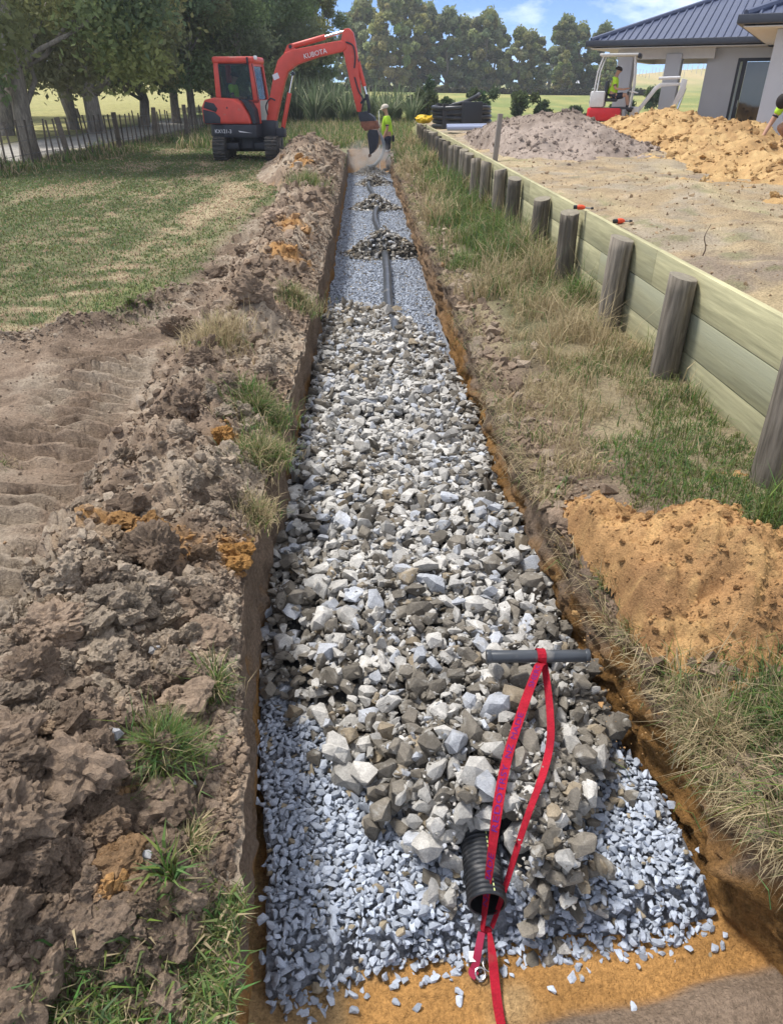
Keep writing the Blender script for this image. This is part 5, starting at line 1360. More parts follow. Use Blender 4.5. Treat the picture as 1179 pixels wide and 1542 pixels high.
# ================================================================== people
m_skin = mat('skin', (.50, .29, .20), rough=.6, spec=.3)
m_vis = mat('hi_vis_lime', (.48, .78, .05), rough=.7, var=.10, vscale=6)
m_navy = mat('navy_cloth', (.025, .03, .05), rough=.85, var=.2, vscale=10)
m_boot = mat('work_boot', (.05, .04, .035), rough=.8)
m_hair = mat('dark_hair', (.025, .02, .017), rough=.8)
def skin_mesh(name, pts, edges, root=0, sub=2):
    me = bpy.data.meshes.new(name); me.from_pydata([p[0] for p in pts], edges, []); o = bpy.data.objects.new(name, me); C.objects.link(o)
    md = o.modifiers.new('skin', 'SKIN'); md.use_smooth_shade = True
    for v, p in zip(me.skin_vertices[0].data, pts):
        r_ = p[1]; v.radius = r_ if isinstance(r_, tuple) else (r_, r_)
    me.skin_vertices[0].data[root].use_root = True
    sb = o.modifiers.new('sub', 'SUBSURF'); sb.levels = sub; sb.render_levels = sub
    dg = bpy.context.evaluated_depsgraph_get()
    out = bpy.data.meshes.new_from_object(o.evaluated_get(dg)); out.name = name
    bpy.data.objects.remove(o); bpy.data.meshes.remove(me)
    if len(out.polygons): out.polygons.foreach_set('use_smooth', np.ones(len(out.polygons), bool))
    return out
def chainm(name, pts, m, parent, sub=2):
    me = skin_mesh(name, pts, [(i, i+1) for i in range(len(pts)-1)], 0, sub); me.materials.clear(); me.materials.append(m)
    return link(name, me, None, parent)
def fingers(pts, ed, wrist, hand, fwd, side):
    """palm with four fingers and a thumb"""
    w, h = Vector(wrist), Vector(hand); d_ = (h-w).normalized(); s = Vector(side).normalized(); c_ = Vector(fwd).normalized()
    iw = len(pts)-1
    pts.append((tuple(h), (.038, .020))); ip = len(pts)-1; ed.append((iw, ip))
    for k, L_ in enumerate((.070, .080, .075, .060)):
        b = h + d_*.035 + s*(.030-.020*k); m_ = b + d_*L_*.5 + c_*.012; e = m_ + d_*L_*.35 + c_*.03
        pts += [(tuple(b), .0095), (tuple(m_), .0088), (tuple(e), .0075)]; n = len(pts)
        ed += [(ip, n-3), (n-3, n-2), (n-2, n-1)]
    b = h + s*.040; m_ = b + d_*.03 + s*.018 + c_*.01; e = m_ + d_*.035 + c_*.012
    pts += [(tuple(b), .011), (tuple(m_), .0095), (tuple(e), .008)]; n = len(pts); ed += [(ip, n-3), (n-3, n-2), (n-2, n-1)]
def person(loc, rz, label, J, cap=None, shirt=True, shorts=True, long_sleeve=False, skin=None, group=None):
    """J: joints in a local frame, +x = facing; keys pelvis chest neck head + shL elL wrL haL hipL knL anL toL and R twins"""
    o = empty('person', loc, rz, label, 'person', group)
    J = {k: Vector(v) for k, v in J.items()}
    pts = [(tuple(J['pelvis']), (.125, .15)), (tuple(J['pelvis'].lerp(J['chest'], .5)), (.11, .145)), (tuple(J['chest']), (.115, .165)), (tuple(J['neck']), (.055, .055)), (tuple(J['neck'].lerp(J['head'], .45)), (.055, .055)),
           (tuple(J['head']), (.098, .080)), (tuple(J['head']+(J['head']-J['neck']).normalized()*.085), (.070, .062))]
    ed = [(0, 1), (1, 2), (2, 3), (3, 4), (4, 5), (5, 6)]
    fx = J.get('face', Vector((1, 0, 0))).normalized()
    pts.append((tuple(J['head']+fx*.105-Vector((0, 0, .01))), (.016, .014))); ed.append((5, 7))            # nose
    for S in 'LR':
        pts.append((tuple(J['sh'+S]), .062)); a = len(pts)-1; ed.append((2, a))
        pts.append((tuple(J['sh'+S].lerp(J['el'+S], .5)), .050)); ed.append((a, a+1))
        pts.append((tuple(J['el'+S]), .041)); ed.append((a+1, a+2))
        pts.append((tuple(J['wr'+S]), .028)); ed.append((a+2, a+3))
        sd_ = J.get('thumb'+S, Vector((1, 0, 0)))
        fingers(pts, ed, J['wr'+S], J['ha'+S], J.get('curl'+S, Vector((0, -1 if S == 'L' else 1, 0))), sd_)
        pts.append((tuple(J['hip'+S]), .095)); a = len(pts)-1; ed.append((0, a))
        pts.append((tuple(J['hip'+S].lerp(J['kn'+S], .5)), .080)); ed.append((a, a+1))
        pts.append((tuple(J['kn'+S]), .058)); ed.append((a+1, a+2))
        pts.append((tuple(J['kn'+S].lerp(J['an'+S], .35)), .056)); ed.append((a+2, a+3))
        pts.append((tuple(J['an'+S]), .040)); ed.append((a+3, a+4))
        pts.append((tuple(J['to'+S]), .034)); ed.append((a+4, a+5))
    me = skin_mesh('body', pts, ed, 0, 1); me.materials.clear(); me.materials.append(skin or m_skin)
    link('body', me, None, o)
    if shirt:
        b = J['pelvis']; c = J['chest']
        sp = [(tuple(b.lerp(c, -.15)), (.140, .175)), (tuple(b.lerp(c, .5)), (.130, .170)), (tuple(c), (.138, .188)), (tuple(c.lerp(J['neck'], .72)), (.085, .10))]
        se = [(0, 1), (1, 2), (2, 3)]
        for S in 'LR':
            n = len(sp); e_ = J['sh'+S].lerp(J['el'+S], .95 if long_sleeve else .62)
            sp += [(tuple(J['sh'+S]), .080), (tuple(e_), .066)]; se += [(2, n), (n, n+1)]
        me = skin_mesh('shirt', sp, se, 0, 2); me.materials.clear(); me.materials.append(m_vis); link('shirt', me, None, o)
        for S in 'LR':
            e_ = J['sh'+S].lerp(J['el'+S], .56); f_ = J['sh'+S].lerp(J['el'+S], .74)
            chainm('sleeve_band', [(tuple(e_), .068), (tuple(f_), .066)], m_navy, o, 1)
    if shorts:
        sp = [(tuple(J['pelvis']+Vector((0, 0, .05))), (.145, .178)), (tuple(J['pelvis']-Vector((0, 0, .03))), (.140, .175))]; se = [(0, 1)]
        for S in 'LR':
            n = len(sp); sp += [(tuple(J['hip'+S].lerp(J['kn'+S], .25)), .105), (tuple(J['hip'+S].lerp(J['kn'+S], .80)), .095)]; se += [(1, n), (n, n+1)]
        me = skin_mesh('shorts', sp, se, 0, 2); me.materials.clear(); me.materials.append(m_navy); link('shorts', me, None, o)
    for S in 'LR':
        an, to = J['an'+S], J['to'+S]
        chainm('boot', [(tuple(an + (J['kn'+S]-an).normalized()*.14), .056), (tuple(an), .058), (tuple(an.lerp(to, .55)), .052), (tuple(to), .044)], m_boot, o, 2)
    hd = J['head']; upv = (hd-J['neck']).normalized()
    cm = cap or m_hair
    vs = []
    mb = MB(); n = 16
    fwd_ = (fx - upv*fx.dot(upv)).normalized(); sd2 = upv.cross(fwd_)
    rings = [(.020, .108), (.055, .106), (.090, .088), (.115, .052)]
    for hgt, r_ in rings:
        for k in range(n):
            q = 2*math.pi*k/n; vs.append(hd + upv*hgt + fwd_*math.cos(q)*r_*1.04 + sd2*math.sin(q)*r_*.9)
    vs.append(hd+upv*.126)
    fs = [(i*n+k, i*n+(k+1) % n, (i+1)*n+(k+1) % n, (i+1)*n+k) for i in range(3) for k in range(n)] + [(3*n+k, 3*n+(k+1) % n, 4*n) for k in range(n)]
    mb.add(vs, fs)
    if cap:
        br = [hd + upv*.020 + fwd_*(math.cos(q)*.108*1.04 + (.075*math.cos(q) if abs(q) < 1.2 else 0)) + sd2*math.sin(q)*.1 for q in [-1.1+.22*k for k in range(11)]]
        inn = [hd + upv*.030 + fwd_*math.cos(q)*.10 + sd2*math.sin(q)*.09 for q in [-1.1+.22*k for k in range(11)]]
        mb.add(br+inn, [(k, k+1, 12+k, 11+k) for k in range(10)])
    mb.build('cap' if cap else 'hair', cm, o, smooth=True)
    return o
STAND = dict(pelvis=(0, 0, .93), chest=(.02, 0, 1.25), neck=(.03, 0, 1.46), head=(.065, 0, 1.60), face=(1, .05, -.12),
             shL=(.02, .19, 1.38), elL=(.03, .23, 1.10), wrL=(.14, .21, .88), haL=(.17, .20, .80), shR=(.02, -.19, 1.38), elR=(.02, -.23, 1.10), wrR=(.13, -.22, .87), haR=(.16, -.21, .79),
             hipL=(0, .09, .88), knL=(.05, .10, .48), anL=(0.0, .10, .085), toL=(.17, .11, .045), hipR=(0, -.09, .88), knR=(-.02, -.10, .48), anR=(-.10, -.10, .085), toR=(.07, -.11, .045))
wp = person((.84, 24.0, -.515), R(183), 'standing worker in lime shirt, dark shorts and pale cap beside the bucket', STAND, mat('pale_cap', (.62, .56, .47), rough=.8))
for S, sy_ in (('L', .10), ('R', -.10)):
    k = STAND['kn'+S]; h = STAND['hip'+S]
    a = Vector(h).lerp(Vector(k), .70); b = Vector(h).lerp(Vector(k), .92)
    chainm('white_hem', [(tuple(a), .100), (tuple(b), .096)], mat('white_cloth', (.75, .76, .78), rough=.8), wp, 1)
wp.scale = (1.06,)*3
MB().box((-.17, -.06, .86), (.07, .12, .16)).build('tool_pouch', m_navy, wp, bevel=.02)
pole = MB().tube([(.62, 24.6, -.5), (.60, 24.62, 1.12)], .016, 8).build('white_marker_pole', mat('marker_white', (.8, .8, .78), rough=.5), smooth=True); tag(pole, 'thin white pole standing between the bucket and the worker', 'pole')
SIT = dict(pelvis=(0, 0, .02), chest=(.03, 0, .34), neck=(.06, 0, .55), head=(.10, 0, .69), face=(1, 0, -.05),
           shL=(.03, .19, .47), elL=(.10, .26, .22), wrL=(.33, .24, .20), haL=(.41, .23, .22), shR=(.03, -.19, .47), elR=(.10, -.26, .22), wrR=(.33, -.24, .20), haR=(.41, -.23, .22),
           hipL=(.04, .10, .0), knL=(.46, .14, .06), anL=(.55, .13, -.34), toL=(.70, .13, -.38), hipR=(.04, -.10, .0), knR=(.46, -.14, .06), anR=(.55, -.13, -.34), toR=(.70, -.13, -.38))

# ================================================================== orange excavator
m_or = mat('orange_paint', (.64, .078, .055), rough=.45, spec=.45, var=.14, vscale=3, tint=((.45, .20, .15), 4, .61))
m_dk = mat('dark_machine_grey', (.030, .033, .045), rough=.5, spec=.4, var=.25, vscale=4)
m_rub = mat('track_rubber', (.060, .058, .056), rough=.8, var=.3, vscale=6, tint=((.20, .16, .12), 8, .55))
m_chr = mat('chrome_rod', (.72, .72, .72), rough=.15, metal=1.0)
m_rust = mat('rusty_steel', (.22, .09, .055), rough=.7, var=.4, vscale=8)
m_worn = mat('worn_steel', (.30, .20, .15), rough=.4, metal=.4, var=.3, vscale=6)
m_glass = glass_mat('cab_glass', (.62, .68, .70), .35)
YAW = R(-9)
EX = empty('excavator', (-3.05, 21.87, float(left_z(np.array(-3.16), np.array(21.87)))+.01), YAW, 'orange tracked excavator with cab reaching its arm into the trench', 'excavator')
# undercarriage runs along the trench, the upper body is swung round
def under(o): o.rotation_euler = (0, 0, -YAW); return o
def stadium(L_, Ht, n=8):
    r_ = Ht/2; pts = []
    for k in range(n+1): a = -math.pi/2 + math.pi*k/n; pts.append((L_/2-r_ + r_*math.cos(a), r_ + r_*math.sin(a)))
    for k in range(n+1): a = math.pi/2 + math.pi*k/n; pts.append((-L_/2+r_ + r_*math.cos(a), r_ + r_*math.sin(a)))
    return pts
for sx in (-.68, .68):
    tk = under(MB().prism([(y_, z_+.02) for y_, z_ in stadium(2.05, .50)], 'x', sx-.15, sx+.15).build('track', m_rub, EX, bevel=.02))
    # pads round the belt
    per = stadium(2.06, .52, 10); pl = [Vector((0, a, b+.01)) for a, b in per]; pl.append(pl[0]); mb = MB(); acc = 0
    for i in range(len(pl)-1):
        sg = pl[i+1]-pl[i]; L_ = sg.length
        while acc < L_:
            c = pl[i] + sg*(acc/L_); t = sg.normalized(); ang = math.atan2(t.z, t.y)
            mb.box((sx, c.y, c.z), (.31, .045, .05), Matrix.Rotation(ang, 3, 'X')); acc += .098
        acc -= L_
    tag(mb.build('track_pads', m_rub, tk), kind='stuff')
    for y_, r_ in ((-.76, .20), (.76, .20), (-.38, .11), (0, .11), (.38, .11)):
        MB().tube([(sx+.13*np.sign(sx), y_, .27 if r_ > .15 else .16), (sx+.17*np.sign(sx), y_, .27 if r_ > .15 else .16)], r_, 16).build('roller', m_dk, tk)
    under(MB().box((sx*.62, 0, .33), (.42, 1.15, .16)).build('track_frame', m_dk, EX, bevel=.02))
under(MB().tube([(0, 0, .26), (0, 0, .56)], .42, 20).build('slew_ring', m_dk, EX))
under(MB().prism([(.98, .10), (1.06, .08), (1.10, .28), (1.05, .46), (.98, .46)], 'x', -.82, .82).build('dozer_blade', m_dk, EX, bevel=.01))
for sx in (-.4, .4): under(MB().tube([(sx, .5, .34), (sx, 1.0, .28)], .06, 8).build('blade_arm', m_dk, EX))
# upper platform and tail
arc = [(1.24*math.cos(a)-.02, 1.24*math.sin(a)*.66) for a in [R(118)+R(124)*k/12 for k in range(13)]]
plat = [(.45, -.80), (.45, .80)] + [(-.55, .80)] + arc[1:-1] + [(-.55, -.80)]
MB().prism(plat, 'z', .53, .84).build('tail_bumper', m_dk, EX, bevel=.035)
hood = [(-1.20, .845), (-1.22, 1.22), (-1.10, 1.40), (-.80, 1.45), (-.20, 1.42), (.06, 1.30), (.24, 1.06), (.31, .845)]
MB().prism(hood, 'y', -.77, .10).build('engine_hood', m_or, EX, bevel=.06, seg=3)
MB().prism([(-1.16, .86), (-.66, .86), (-.64, 1.00), (-.80, 1.12), (-1.16, 1.18)], 'y', -.784, -.76).build('side_vent', m_dk, EX, bevel=.01)
MB().prism([(-1.14, 1.22), (-.76, 1.12), (-.70, 1.20), (-.80, 1.32), (-1.06, 1.36)], 'y', -.784, -.76).build('side_vent', m_dk, EX, bevel=.01)
MB().tube([(-.40, -.785, 1.22), (-.40, -.765, 1.22)], .022, 10).build('hood_lock', m_dk, EX)
MB().prism([(.02, 1.40), (.26, 1.36), (.40, 1.18), (.44, .86), (.34, .86), (.27, 1.10), (.10, 1.33)], 'y', -.70, -.30).build('dark_side_panel', m_dk, EX)
# cab
cab = empty('cab', (0, 0, 0)); cab.parent = EX
yn, yf = -.32, .72
for y0, y1 in ((yn, yn+.07), (yf-.07, yf)):
    MB().prism([(-.90, 1.30), (-.70, 1.30), (-.70, 2.22), (-.87, 2.22)], 'y', y0, y1).build('pillar', m_or, cab, bevel=.02)
    MB().prism([(.26, 1.30), (.47, 1.30), (.36, 2.22), (.22, 2.22)], 'y', y0, y1).build('pillar', m_or, cab, bevel=.02)
    MB().prism([(-.92, .845), (.47, .845), (.48, 1.40), (-.92, 1.40)], 'y', y0, y1).build('lower_panel', m_or, cab, bevel=.015)
    MB().prism([(-.70, 1.40), (.27, 1.40), (.225, 2.18), (-.70, 2.18)], 'y', (y0+y1)/2-.004, (y0+y1)/2+.004).build('side_pane', m_glass, cab)
MB().box((-.255, (yn+yf)/2, 2.28), (1.30, yf-yn+.02, .16)).build('cab_roof', m_or, cab, bevel=.06, seg=3)
MB().box((-.90, (yn+yf)/2, 1.10), (.06, yf-yn-.16, .55)).build('rear_panel', m_or, cab)
MB().box((-.86, (yn+yf)/2, 1.78), (.008, yf-yn-.16, .78)).build('rear_pane', m_glass, cab)
MB().prism([(.40, 1.40), (.408, 1.40), (.318, 2.2), (.310, 2.2)], 'y', yn+.08, yf-.08).build('front_pane', m_glass, cab)
MB().prism([(.43, .86), (.44, .86), (.44, 1.38), (.43, 1.38)], 'y', yn+.08, yf-.08).build('lower_front_panel', mat('panel_reflection', (.45, .48, .46), rough=.5), cab)  # pale colour paints the reflection low on the cab front
for z in (1.36, 2.18): MB().box((.41 if z < 2 else .31, (yn+yf)/2, z), (.05, yf-yn-.15, .06)).build('front_rail', m_or, cab)
# black window gasket
for y_ in (yn-.006,):
    g = [(-.70, 1.40), (.27, 1.40), (.225, 2.18), (-.70, 2.18)]; mb = MB()
    for i in range(4):
        a, b = g[i], g[(i+1) % 4]; mb.tube([(a[0], y_, a[1]), (b[0], y_, b[1])], .016, 6)
    mb.build('window_seal', m_dk, cab)
MB().tube([(.22, yn-.03, 2.20), (.21, yn-.03, 2.34)], .03, 8).build('work_light', m_dk, cab)
MB().box((.42, yn+.12, 2.33), (.09, .12, .09)).build('work_light', mat('lamp_lens', (.75, .78, .80), rough=.2), cab, bevel=.02)
MB().tube([(.46, yn-.02, 1.36), (.42, yn-.05, 1.8), (.35, yn-.02, 2.2)], .012, 6).build('grab_rail', m_dk, cab)
seat = MB(); seat.box((-.38, .20, 1.10), (.46, .46, .14)); seat.box((-.62, .20, 1.45), (.12, .44, .66)); seat.build('seat', m_dk, cab, bevel=.04)
MB().box((.05, .0, 1.28), (.10, .10, .45)).build('joystick_console', m_dk, cab, bevel=.02)
op = person((-3.05, 21.87, 0), YAW, 'excavator driver in lime shirt seated inside the orange cab', {k: (Vector(v)+Vector((-.40, .20, 1.22)) if k != 'face' else Vector(v)) for k, v in SIT.items()})
op.location = EX.location
# swing post, boom, dipper
MB().box((.60, -.02, .72), (.45, .34, .40)).build('swing_bracket', m_dk, EX, bevel=.03)
MB().box((.90, -.02, .62), (.30, .26, .22)).build('swing_foot', m_dk, EX, bevel=.03)
boom = MB().prism([(.56, .86), (.78, .80), (.84, .96), (1.00, 1.45), (1.13, 1.80), (1.24, 2.02), (1.50, 2.18), (2.05, 2.34), (2.72, 2.46), (2.82, 2.54), (2.78, 2.66), (2.66, 2.69), (2.45, 2.665), (1.40, 2.50), (1.20, 2.44), (1.00, 2.28), (.88, 2.02), (.72, 1.50), (.60, 1.08)], 'y', -.12, .10).build('boom', m_or, EX, bevel=.018)
MB().prism([(1.16, 2.42), (1.46, 2.50), (1.42, 2.62), (1.34, 2.64), (1.26, 2.60)], 'y', -.07, .05).build('cylinder_bracket', m_or, boom)
MB().box((.92, -.125, 1.92), (.16, .008, .13), Matrix.Rotation(-.35, 3, 'Y')).build('notice_plate', mat('notice_white', (.72, .68, .75), rough=.5), boom)
def cyl(name, a, b, r_, f_, y_, parent):
    a, b = Vector((a[0], y_, a[1])), Vector((b[0], y_, b[1])); c = a.lerp(b, f_)
    o = MB().tube([a, c], r_, 14).build(name, m_or, parent, bevel=.006)
    MB().tube([c, b], r_*.5, 12).build('rod', m_chr, o, smooth=True)
    for q in (a, b): MB().tube([q+Vector((0, -.07, 0)), q+Vector((0, .07, 0))], .045, 10).build('pin', m_dk, o)
    return o
cyl('dipper_cylinder', (1.34, 2.57), (2.81, 2.90), .062, .62, -.01, EX)
cyl('boom_cylinder', (.98, .72), (1.36, 1.98), .058, .66, -.01, EX)
dip = MB().prism([(2.74, 2.93), (2.88, 2.95), (2.98, 2.86), (3.02, 2.70), (3.06, 2.50), (3.10, 2.24), (3.13, 1.80), (3.16, 1.30), (3.14, 1.12), (3.04, 1.12), (2.92, 1.60), (2.80, 2.10), (2.72, 2.45), (2.66, 2.66)], 'y', -.10, .08).build('dipper_arm', m_or, EX, bevel=.015)
cyl('bucket_cylinder', (3.08, 2.26), (3.30, 1.48), .052, .72, -.01, EX)
lk = MB().tube([(3.30, -.08, 1.48), (3.36, -.08, 1.20), (3.30, -.08, 1.02)], .035, 8); lk.tube([(3.30, .06, 1.48), (3.36, .06, 1.20), (3.30, .06, 1.02)], .035, 8); lk.tube([(3.14, -.08, 1.32), (3.32, -.08, 1.46)], .03, 8)
lk.build('bucket_link', m_dk, EX)
MB().tube(spline([(2.80, -.12, 2.66), (2.98, -.13, 2.58), (3.03, -.13, 2.35), (3.00, -.12, 2.1)], 5), .018, 8).build('hydraulic_hose', m_dk, EX, smooth=True)
MB().tube(spline([(3.0, -.11, 1.9), (3.10, -.13, 1.6), (3.22, -.13, 1.40), (3.18, -.12, 1.15)], 5), .018, 8).build('hydraulic_hose', m_dk, EX, smooth=True)
MB().tube(spline([(.62, -.13, 1.05), (.60, -.16, 1.25), (.72, -.14, 1.42), (.86, -.13, 1.38)], 5), .018, 8).build('hydraulic_hose', m_dk, EX, smooth=True)
MB().prism([(3.08, 1.10), (3.28, 1.14), (3.50, 1.00), (3.54, .88), (3.20, .82), (3.10, .94)], 'y', -.17, .15).build('tilt_hitch', m_dk, EX, bevel=.02)
MB().prism([(3.14, .90), (3.56, .92), (3.62, .74), (3.26, .68), (3.16, .78)], 'y', -.20, .18).build('hitch_frame', m_rust, EX, bevel=.02)
bk = empty('bucket', (3.42, -.01, .66)); bk.parent = EX
prof = [(.24, .06), (.30, -.12), (.28, -.34), (.20, -.52), (.06, -.68), (-.06, -.74)]
mb = MB(); n = len(prof); vs = []
for y_ in (-.24, .24):
    for (u, v) in prof: vs.append((u, y_, v))
    for (u, v) in prof: vs.append((u-.02, y_, v+.012))
mb.add(vs, [(i, i+1, 2*n+i+1, 2*n+i) for i in range(n-1)] + [(n+i, 3*n+i, 3*n+i+1, n+i+1) for i in range(n-1)] + [(i, n+i, n+i+1, i+1) for i in range(n-1)] + [(2*n+i, 2*n+i+1, 3*n+i+1, 3*n+i) for i in range(n-1)])
mb.build('bucket_shell', m_worn, bk)
side = prof + [(-.14, -.06), (-.06, .08)]
for y_ in (-.25, .235): MB().prism(side, 'y', y_, y_+.018).build('side_plate', m_dk, bk)
MB().box((.07, 0, .06), (.34, .49, .10)).build('bucket_top', m_worn, bk, bevel=.02)
for k in range(4): MB().box((-.09, -.18+.12*k, -.77), (.05, .05, .10)).build('tooth', m_worn, bk)
bk.scale = (.72, .75, .74)
# the upper body is short-tailed
for ch in EX.children:
    if ch.name.split('.')[0] in ('tail_bumper', 'engine_hood', 'side_vent', 'hood_lock', 'dark_side_panel', 'cab'):
        ch.scale = (.86, 1, 1); ch.location.x += .07
# lettering
def decal(body, size, loc, ang, parent, m, sxy=1.0):
    me = text_mesh(body, size)
    o = tag(link('lettering', me, m, parent), kind='stuff'); o.location = loc; o.rotation_euler = (R(90), -ang, 0); o.scale = (sxy, 1, 1)
m_white = mat('decal_white', (.80, .78, .80), rough=.5)
decal('KUBOTA', .155, (1.70, -.135, 2.30), R(12), boom, m_white)
decal('KX121-3', .125, (-.66, -.815, .64), 0, EX, m_white)
MB().prism([(-.02, .70), (.36, .645), (.02, .665)], 'y', -.818, -.814).build('decal_swoosh', m_white, EX)

# ================================================================== small digger behind the clay heap
m_wh = mat('white_paint', (.70, .70, .70), rough=.45, var=.08); m_red = mat('red_paint', (.62, .03, .04), rough=.45, var=.1)
MDX, MDY = 7.05, 22.2
MD = empty('small_digger', (MDX, MDY, float(yard_z(np.array(MDX), np.array(MDY)))+.01), R(-22), 'small white digger with red tail and open canopy behind the clay heap', 'digger')
for sy_ in (-.42, .42):
    tk = MB().prism([(a, b) for a, b in stadium(1.5, .38)], 'y', sy_-.11, sy_+.11).build('track', m_rub, MD, bevel=.02)
    for x_ in (-.55, 0, .55): MB().tube([(x_, sy_-.12, .19), (x_, sy_+.12, .19)], .13 if x_ else .07, 12).build('roller', m_dk, tk)
MB().box((0, 0, .36), (.7, .6, .18)).build('track_frame', m_dk, MD)
MB().prism([(-.78, -.34), (-.70, -.46), (.30, -.46), (.30, .46), (-.70, .46), (-.78, .34)], 'z', .46, .84).build('counterweight', m_red, MD, bevel=.05)
MB().box((-.50, 0, 1.08), (.46, .86, .46)).build('engine_cover', m_wh, MD, bevel=.05)
for z in (1.0, 1.18): MB().box((-.735, -.25, z), (.02, .22, .07)).build('vent', m_dk, MD)
MB().box((.30, 0, .83), (.75, .86, .06)).build('floor_plate', m_dk, MD)
s_ = MB(); s_.box((-.10, 0, 1.06), (.42, .46, .10)); s_.box((-.27, 0, 1.34), (.10, .44, .50)); s_.build('seat', m_dk, MD, bevel=.03)
for sy_ in (-.42, .42):
    MB().tube([(-.62, sy_, 1.28), (-.58, sy_, 1.85), (-.46, sy_, 2.26)], .022, 8).build('canopy_post', m_wh, MD, smooth=True)
    MB().tube([(.55, sy_, .86), (.58, sy_, 1.5), (.50, sy_, 2.26)], .022, 8).build('canopy_post', m_wh, MD, smooth=True)
MB().box((.02, 0, 2.30), (1.22, .98, .07)).build('canopy_roof', mat('canopy_pale', (.62, .62, .60), rough=.6), MD, bevel=.03)
MB().box((.62, 0, 2.27), (.10, 1.0, .14)).build('canopy_visor', m_dk, MD, bevel=.04)
MB().tube([(.50, -.44, 1.30), (.72, -.30, 1.26), (.72, .30, 1.26), (.50, .44, 1.30)], .018, 8).build('guard_rail', m_wh, MD)
for sy_ in (-.16, .16): MB().tube([(.45, sy_, .86), (.42, sy_, 1.30)], .02, 8).build('control_lever', m_dk, MD)
MB().box((.72, .0, .72), (.30, .26, .30)).build('swing_bracket', m_wh, MD, bevel=.03)
bm2 = MB().prism([(.78, .80), (.90, .76), (1.30, 1.33), (1.43, 1.43), (2.05, 1.47), (2.10, 1.54), (1.38, 1.54), (1.22, 1.44)], 'y', -.055, .055).build('boom', m_wh, MD, bevel=.012)
MB().tube([(1.30, 0, 1.66), (1.95, 0, 1.68)], .045, 10).build('dipper_cylinder', m_wh, MD)
MB().prism([(2.00, 1.66), (2.18, 1.62), (2.16, 1.30), (1.86, .62), (1.76, .66), (1.98, 1.36)], 'y', -.07, .07).build('dipper_arm', m_wh, MD, bevel=.01)
MB().tube([(2.16, 0, 1.40), (2.02, 0, .74)], .040, 10).build('bucket_cylinder', m_chr, MD)
MB().prism([(1.70, .70), (1.98, .72), (2.02, .45), (1.80, .28), (1.62, .34)], 'y', -.20, .20).build('bucket', m_dk, MD, bevel=.02)
mp_ = person((MDX, MDY, MD.location.z), R(-22), 'digger driver in lime shirt sitting under the open canopy', {k: (Vector(v)+Vector((-.08, 0, 1.14)) if k != 'face' else Vector((1, .2, -.1))) for k, v in SIT.items()})
MD.scale = (.84,)*3; MD.location.z = .54; mp_.scale = (.88,)*3; mp_.location.z = .50
# crouching worker at the right edge
CR = dict(pelvis=(-.10, 0, .36), chest=(.16, 0, .56), neck=(.36, 0, .66), head=(.50, 0, .66), face=(.8, 0, -.6), shL=(.24, .19, .62), elL=(.34, .26, .34), wrL=(.50, .24, .16), haL=(.56, .24, .10), shR=(.24, -.19, .62), elR=(.34, -.26, .34), wrR=(.48, -.25, .14), haR=(.54, -.25, .08),
          hipL=(-.06, .10, .34), knL=(.26, .18, .36), anL=(-.02, .18, .08), toL=(.16, .19, .04), hipR=(-.06, -.10, .34), knR=(.22, -.18, .28), anR=(-.10, -.18, .08), toR=(.08, -.19, .04))
CX, CY = 7.35, 13.1
person((CX, CY, float(yard_z(np.array(CX), np.array(CY)))+.12), R(205), 'worker in lime shirt crouching at the right edge by the house wall', CR)

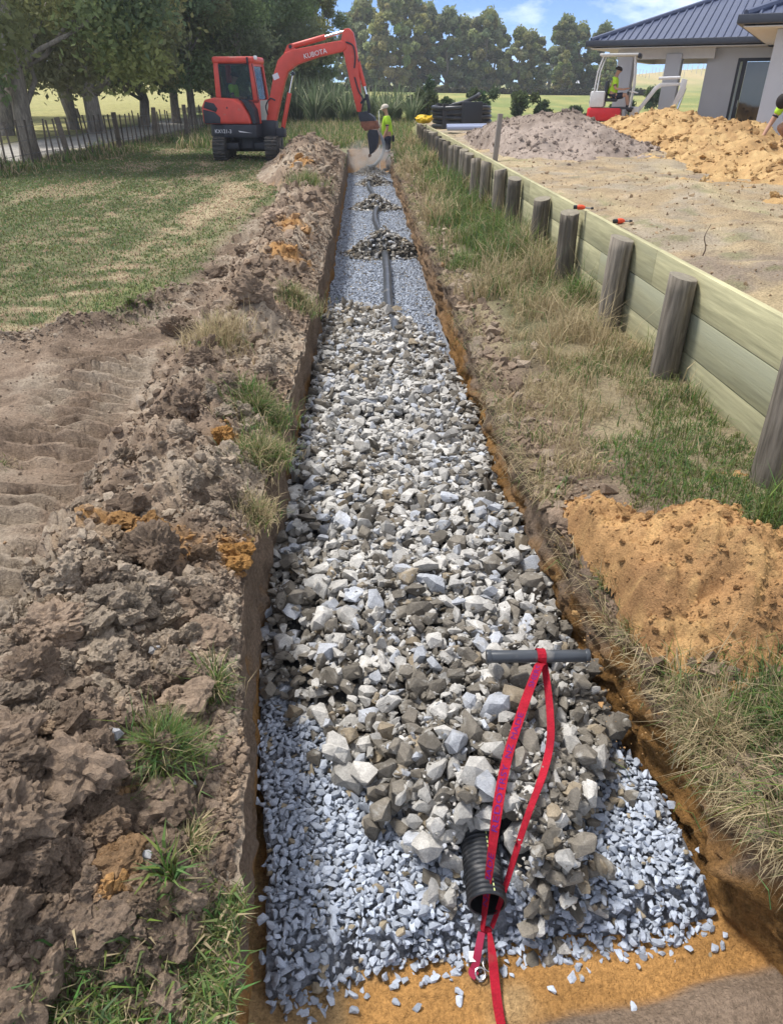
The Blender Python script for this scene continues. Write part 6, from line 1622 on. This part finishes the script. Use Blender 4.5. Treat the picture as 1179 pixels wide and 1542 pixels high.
# ================================================================== dust hanging over the tipped rock
dm = bpy.data.materials.new('dust_air'); dm.use_nodes = True
N = dm.node_tree.nodes; L = dm.node_tree.links; N.remove(N['Principled BSDF'])
pv = N.new('ShaderNodeVolumePrincipled'); pv.inputs['Color'].default_value = (.85, .82, .78, 1)
tcn = N.new('ShaderNodeTexCoord'); nn_ = N.new('ShaderNodeTexNoise'); nn_.inputs['Scale'].default_value = 2.2; nn_.inputs['Detail'].default_value = 4
ln_ = N.new('ShaderNodeVectorMath'); ln_.operation = 'LENGTH'
f1 = N.new('ShaderNodeMapRange'); f1.inputs['From Min'].default_value = .95; f1.inputs['From Max'].default_value = .2
f2 = N.new('ShaderNodeMapRange'); f2.inputs['From Min'].default_value = .42; f2.inputs['From Max'].default_value = .68
ml = N.new('ShaderNodeMath'); ml.operation = 'MULTIPLY'; ml2 = N.new('ShaderNodeMath'); ml2.operation = 'MULTIPLY'; ml2.inputs[1].default_value = 3.0
L.new(tcn.outputs['Object'], ln_.inputs[0]); L.new(ln_.outputs['Value'], f1.inputs['Value']); L.new(tcn.outputs['Object'], nn_.inputs['Vector']); L.new(nn_.outputs['Fac'], f2.inputs['Value'])
L.new(f1.outputs[0], ml.inputs[0]); L.new(f2.outputs[0], ml.inputs[1]); L.new(ml.outputs[0], ml2.inputs[0]); L.new(ml2.outputs[0], pv.inputs['Density']); L.new(pv.outputs[0], N['Material Output'].inputs['Volume'])
bmd = bmesh.new(); bmesh.ops.create_icosphere(bmd, subdivisions=3, radius=1.0); dme = bpy.data.meshes.new('dust_cloud'); bmd.to_mesh(dme); bmd.free()
du = link('dust_cloud', dme, dm); du.location = (.28, 23.0, -.1); du.scale = (1.05, 1.2, .62); tag(du, 'pale dust hanging over the freshly tipped rock', 'dust', kind='stuff')
# ================================================================== haze
hz_m = bpy.data.materials.new('haze_air'); hz_m.use_nodes = True
N = hz_m.node_tree.nodes; N.remove(N['Principled BSDF'])
hv = N.new('ShaderNodeVolumePrincipled'); hv.inputs['Color'].default_value = (.88, .92, .97, 1); hv.inputs['Density'].default_value = 0.0009; hv.inputs['Anisotropy'].default_value = 0.2
hz_m.node_tree.links.new(hv.outputs[0], N['Material Output'].inputs['Volume'])
hz = MB().box((0, 120, 9), (520, 560, 24)).build('haze', hz_m); tag(hz, 'thin summer haze over the fields', 'haze', kind='stuff')
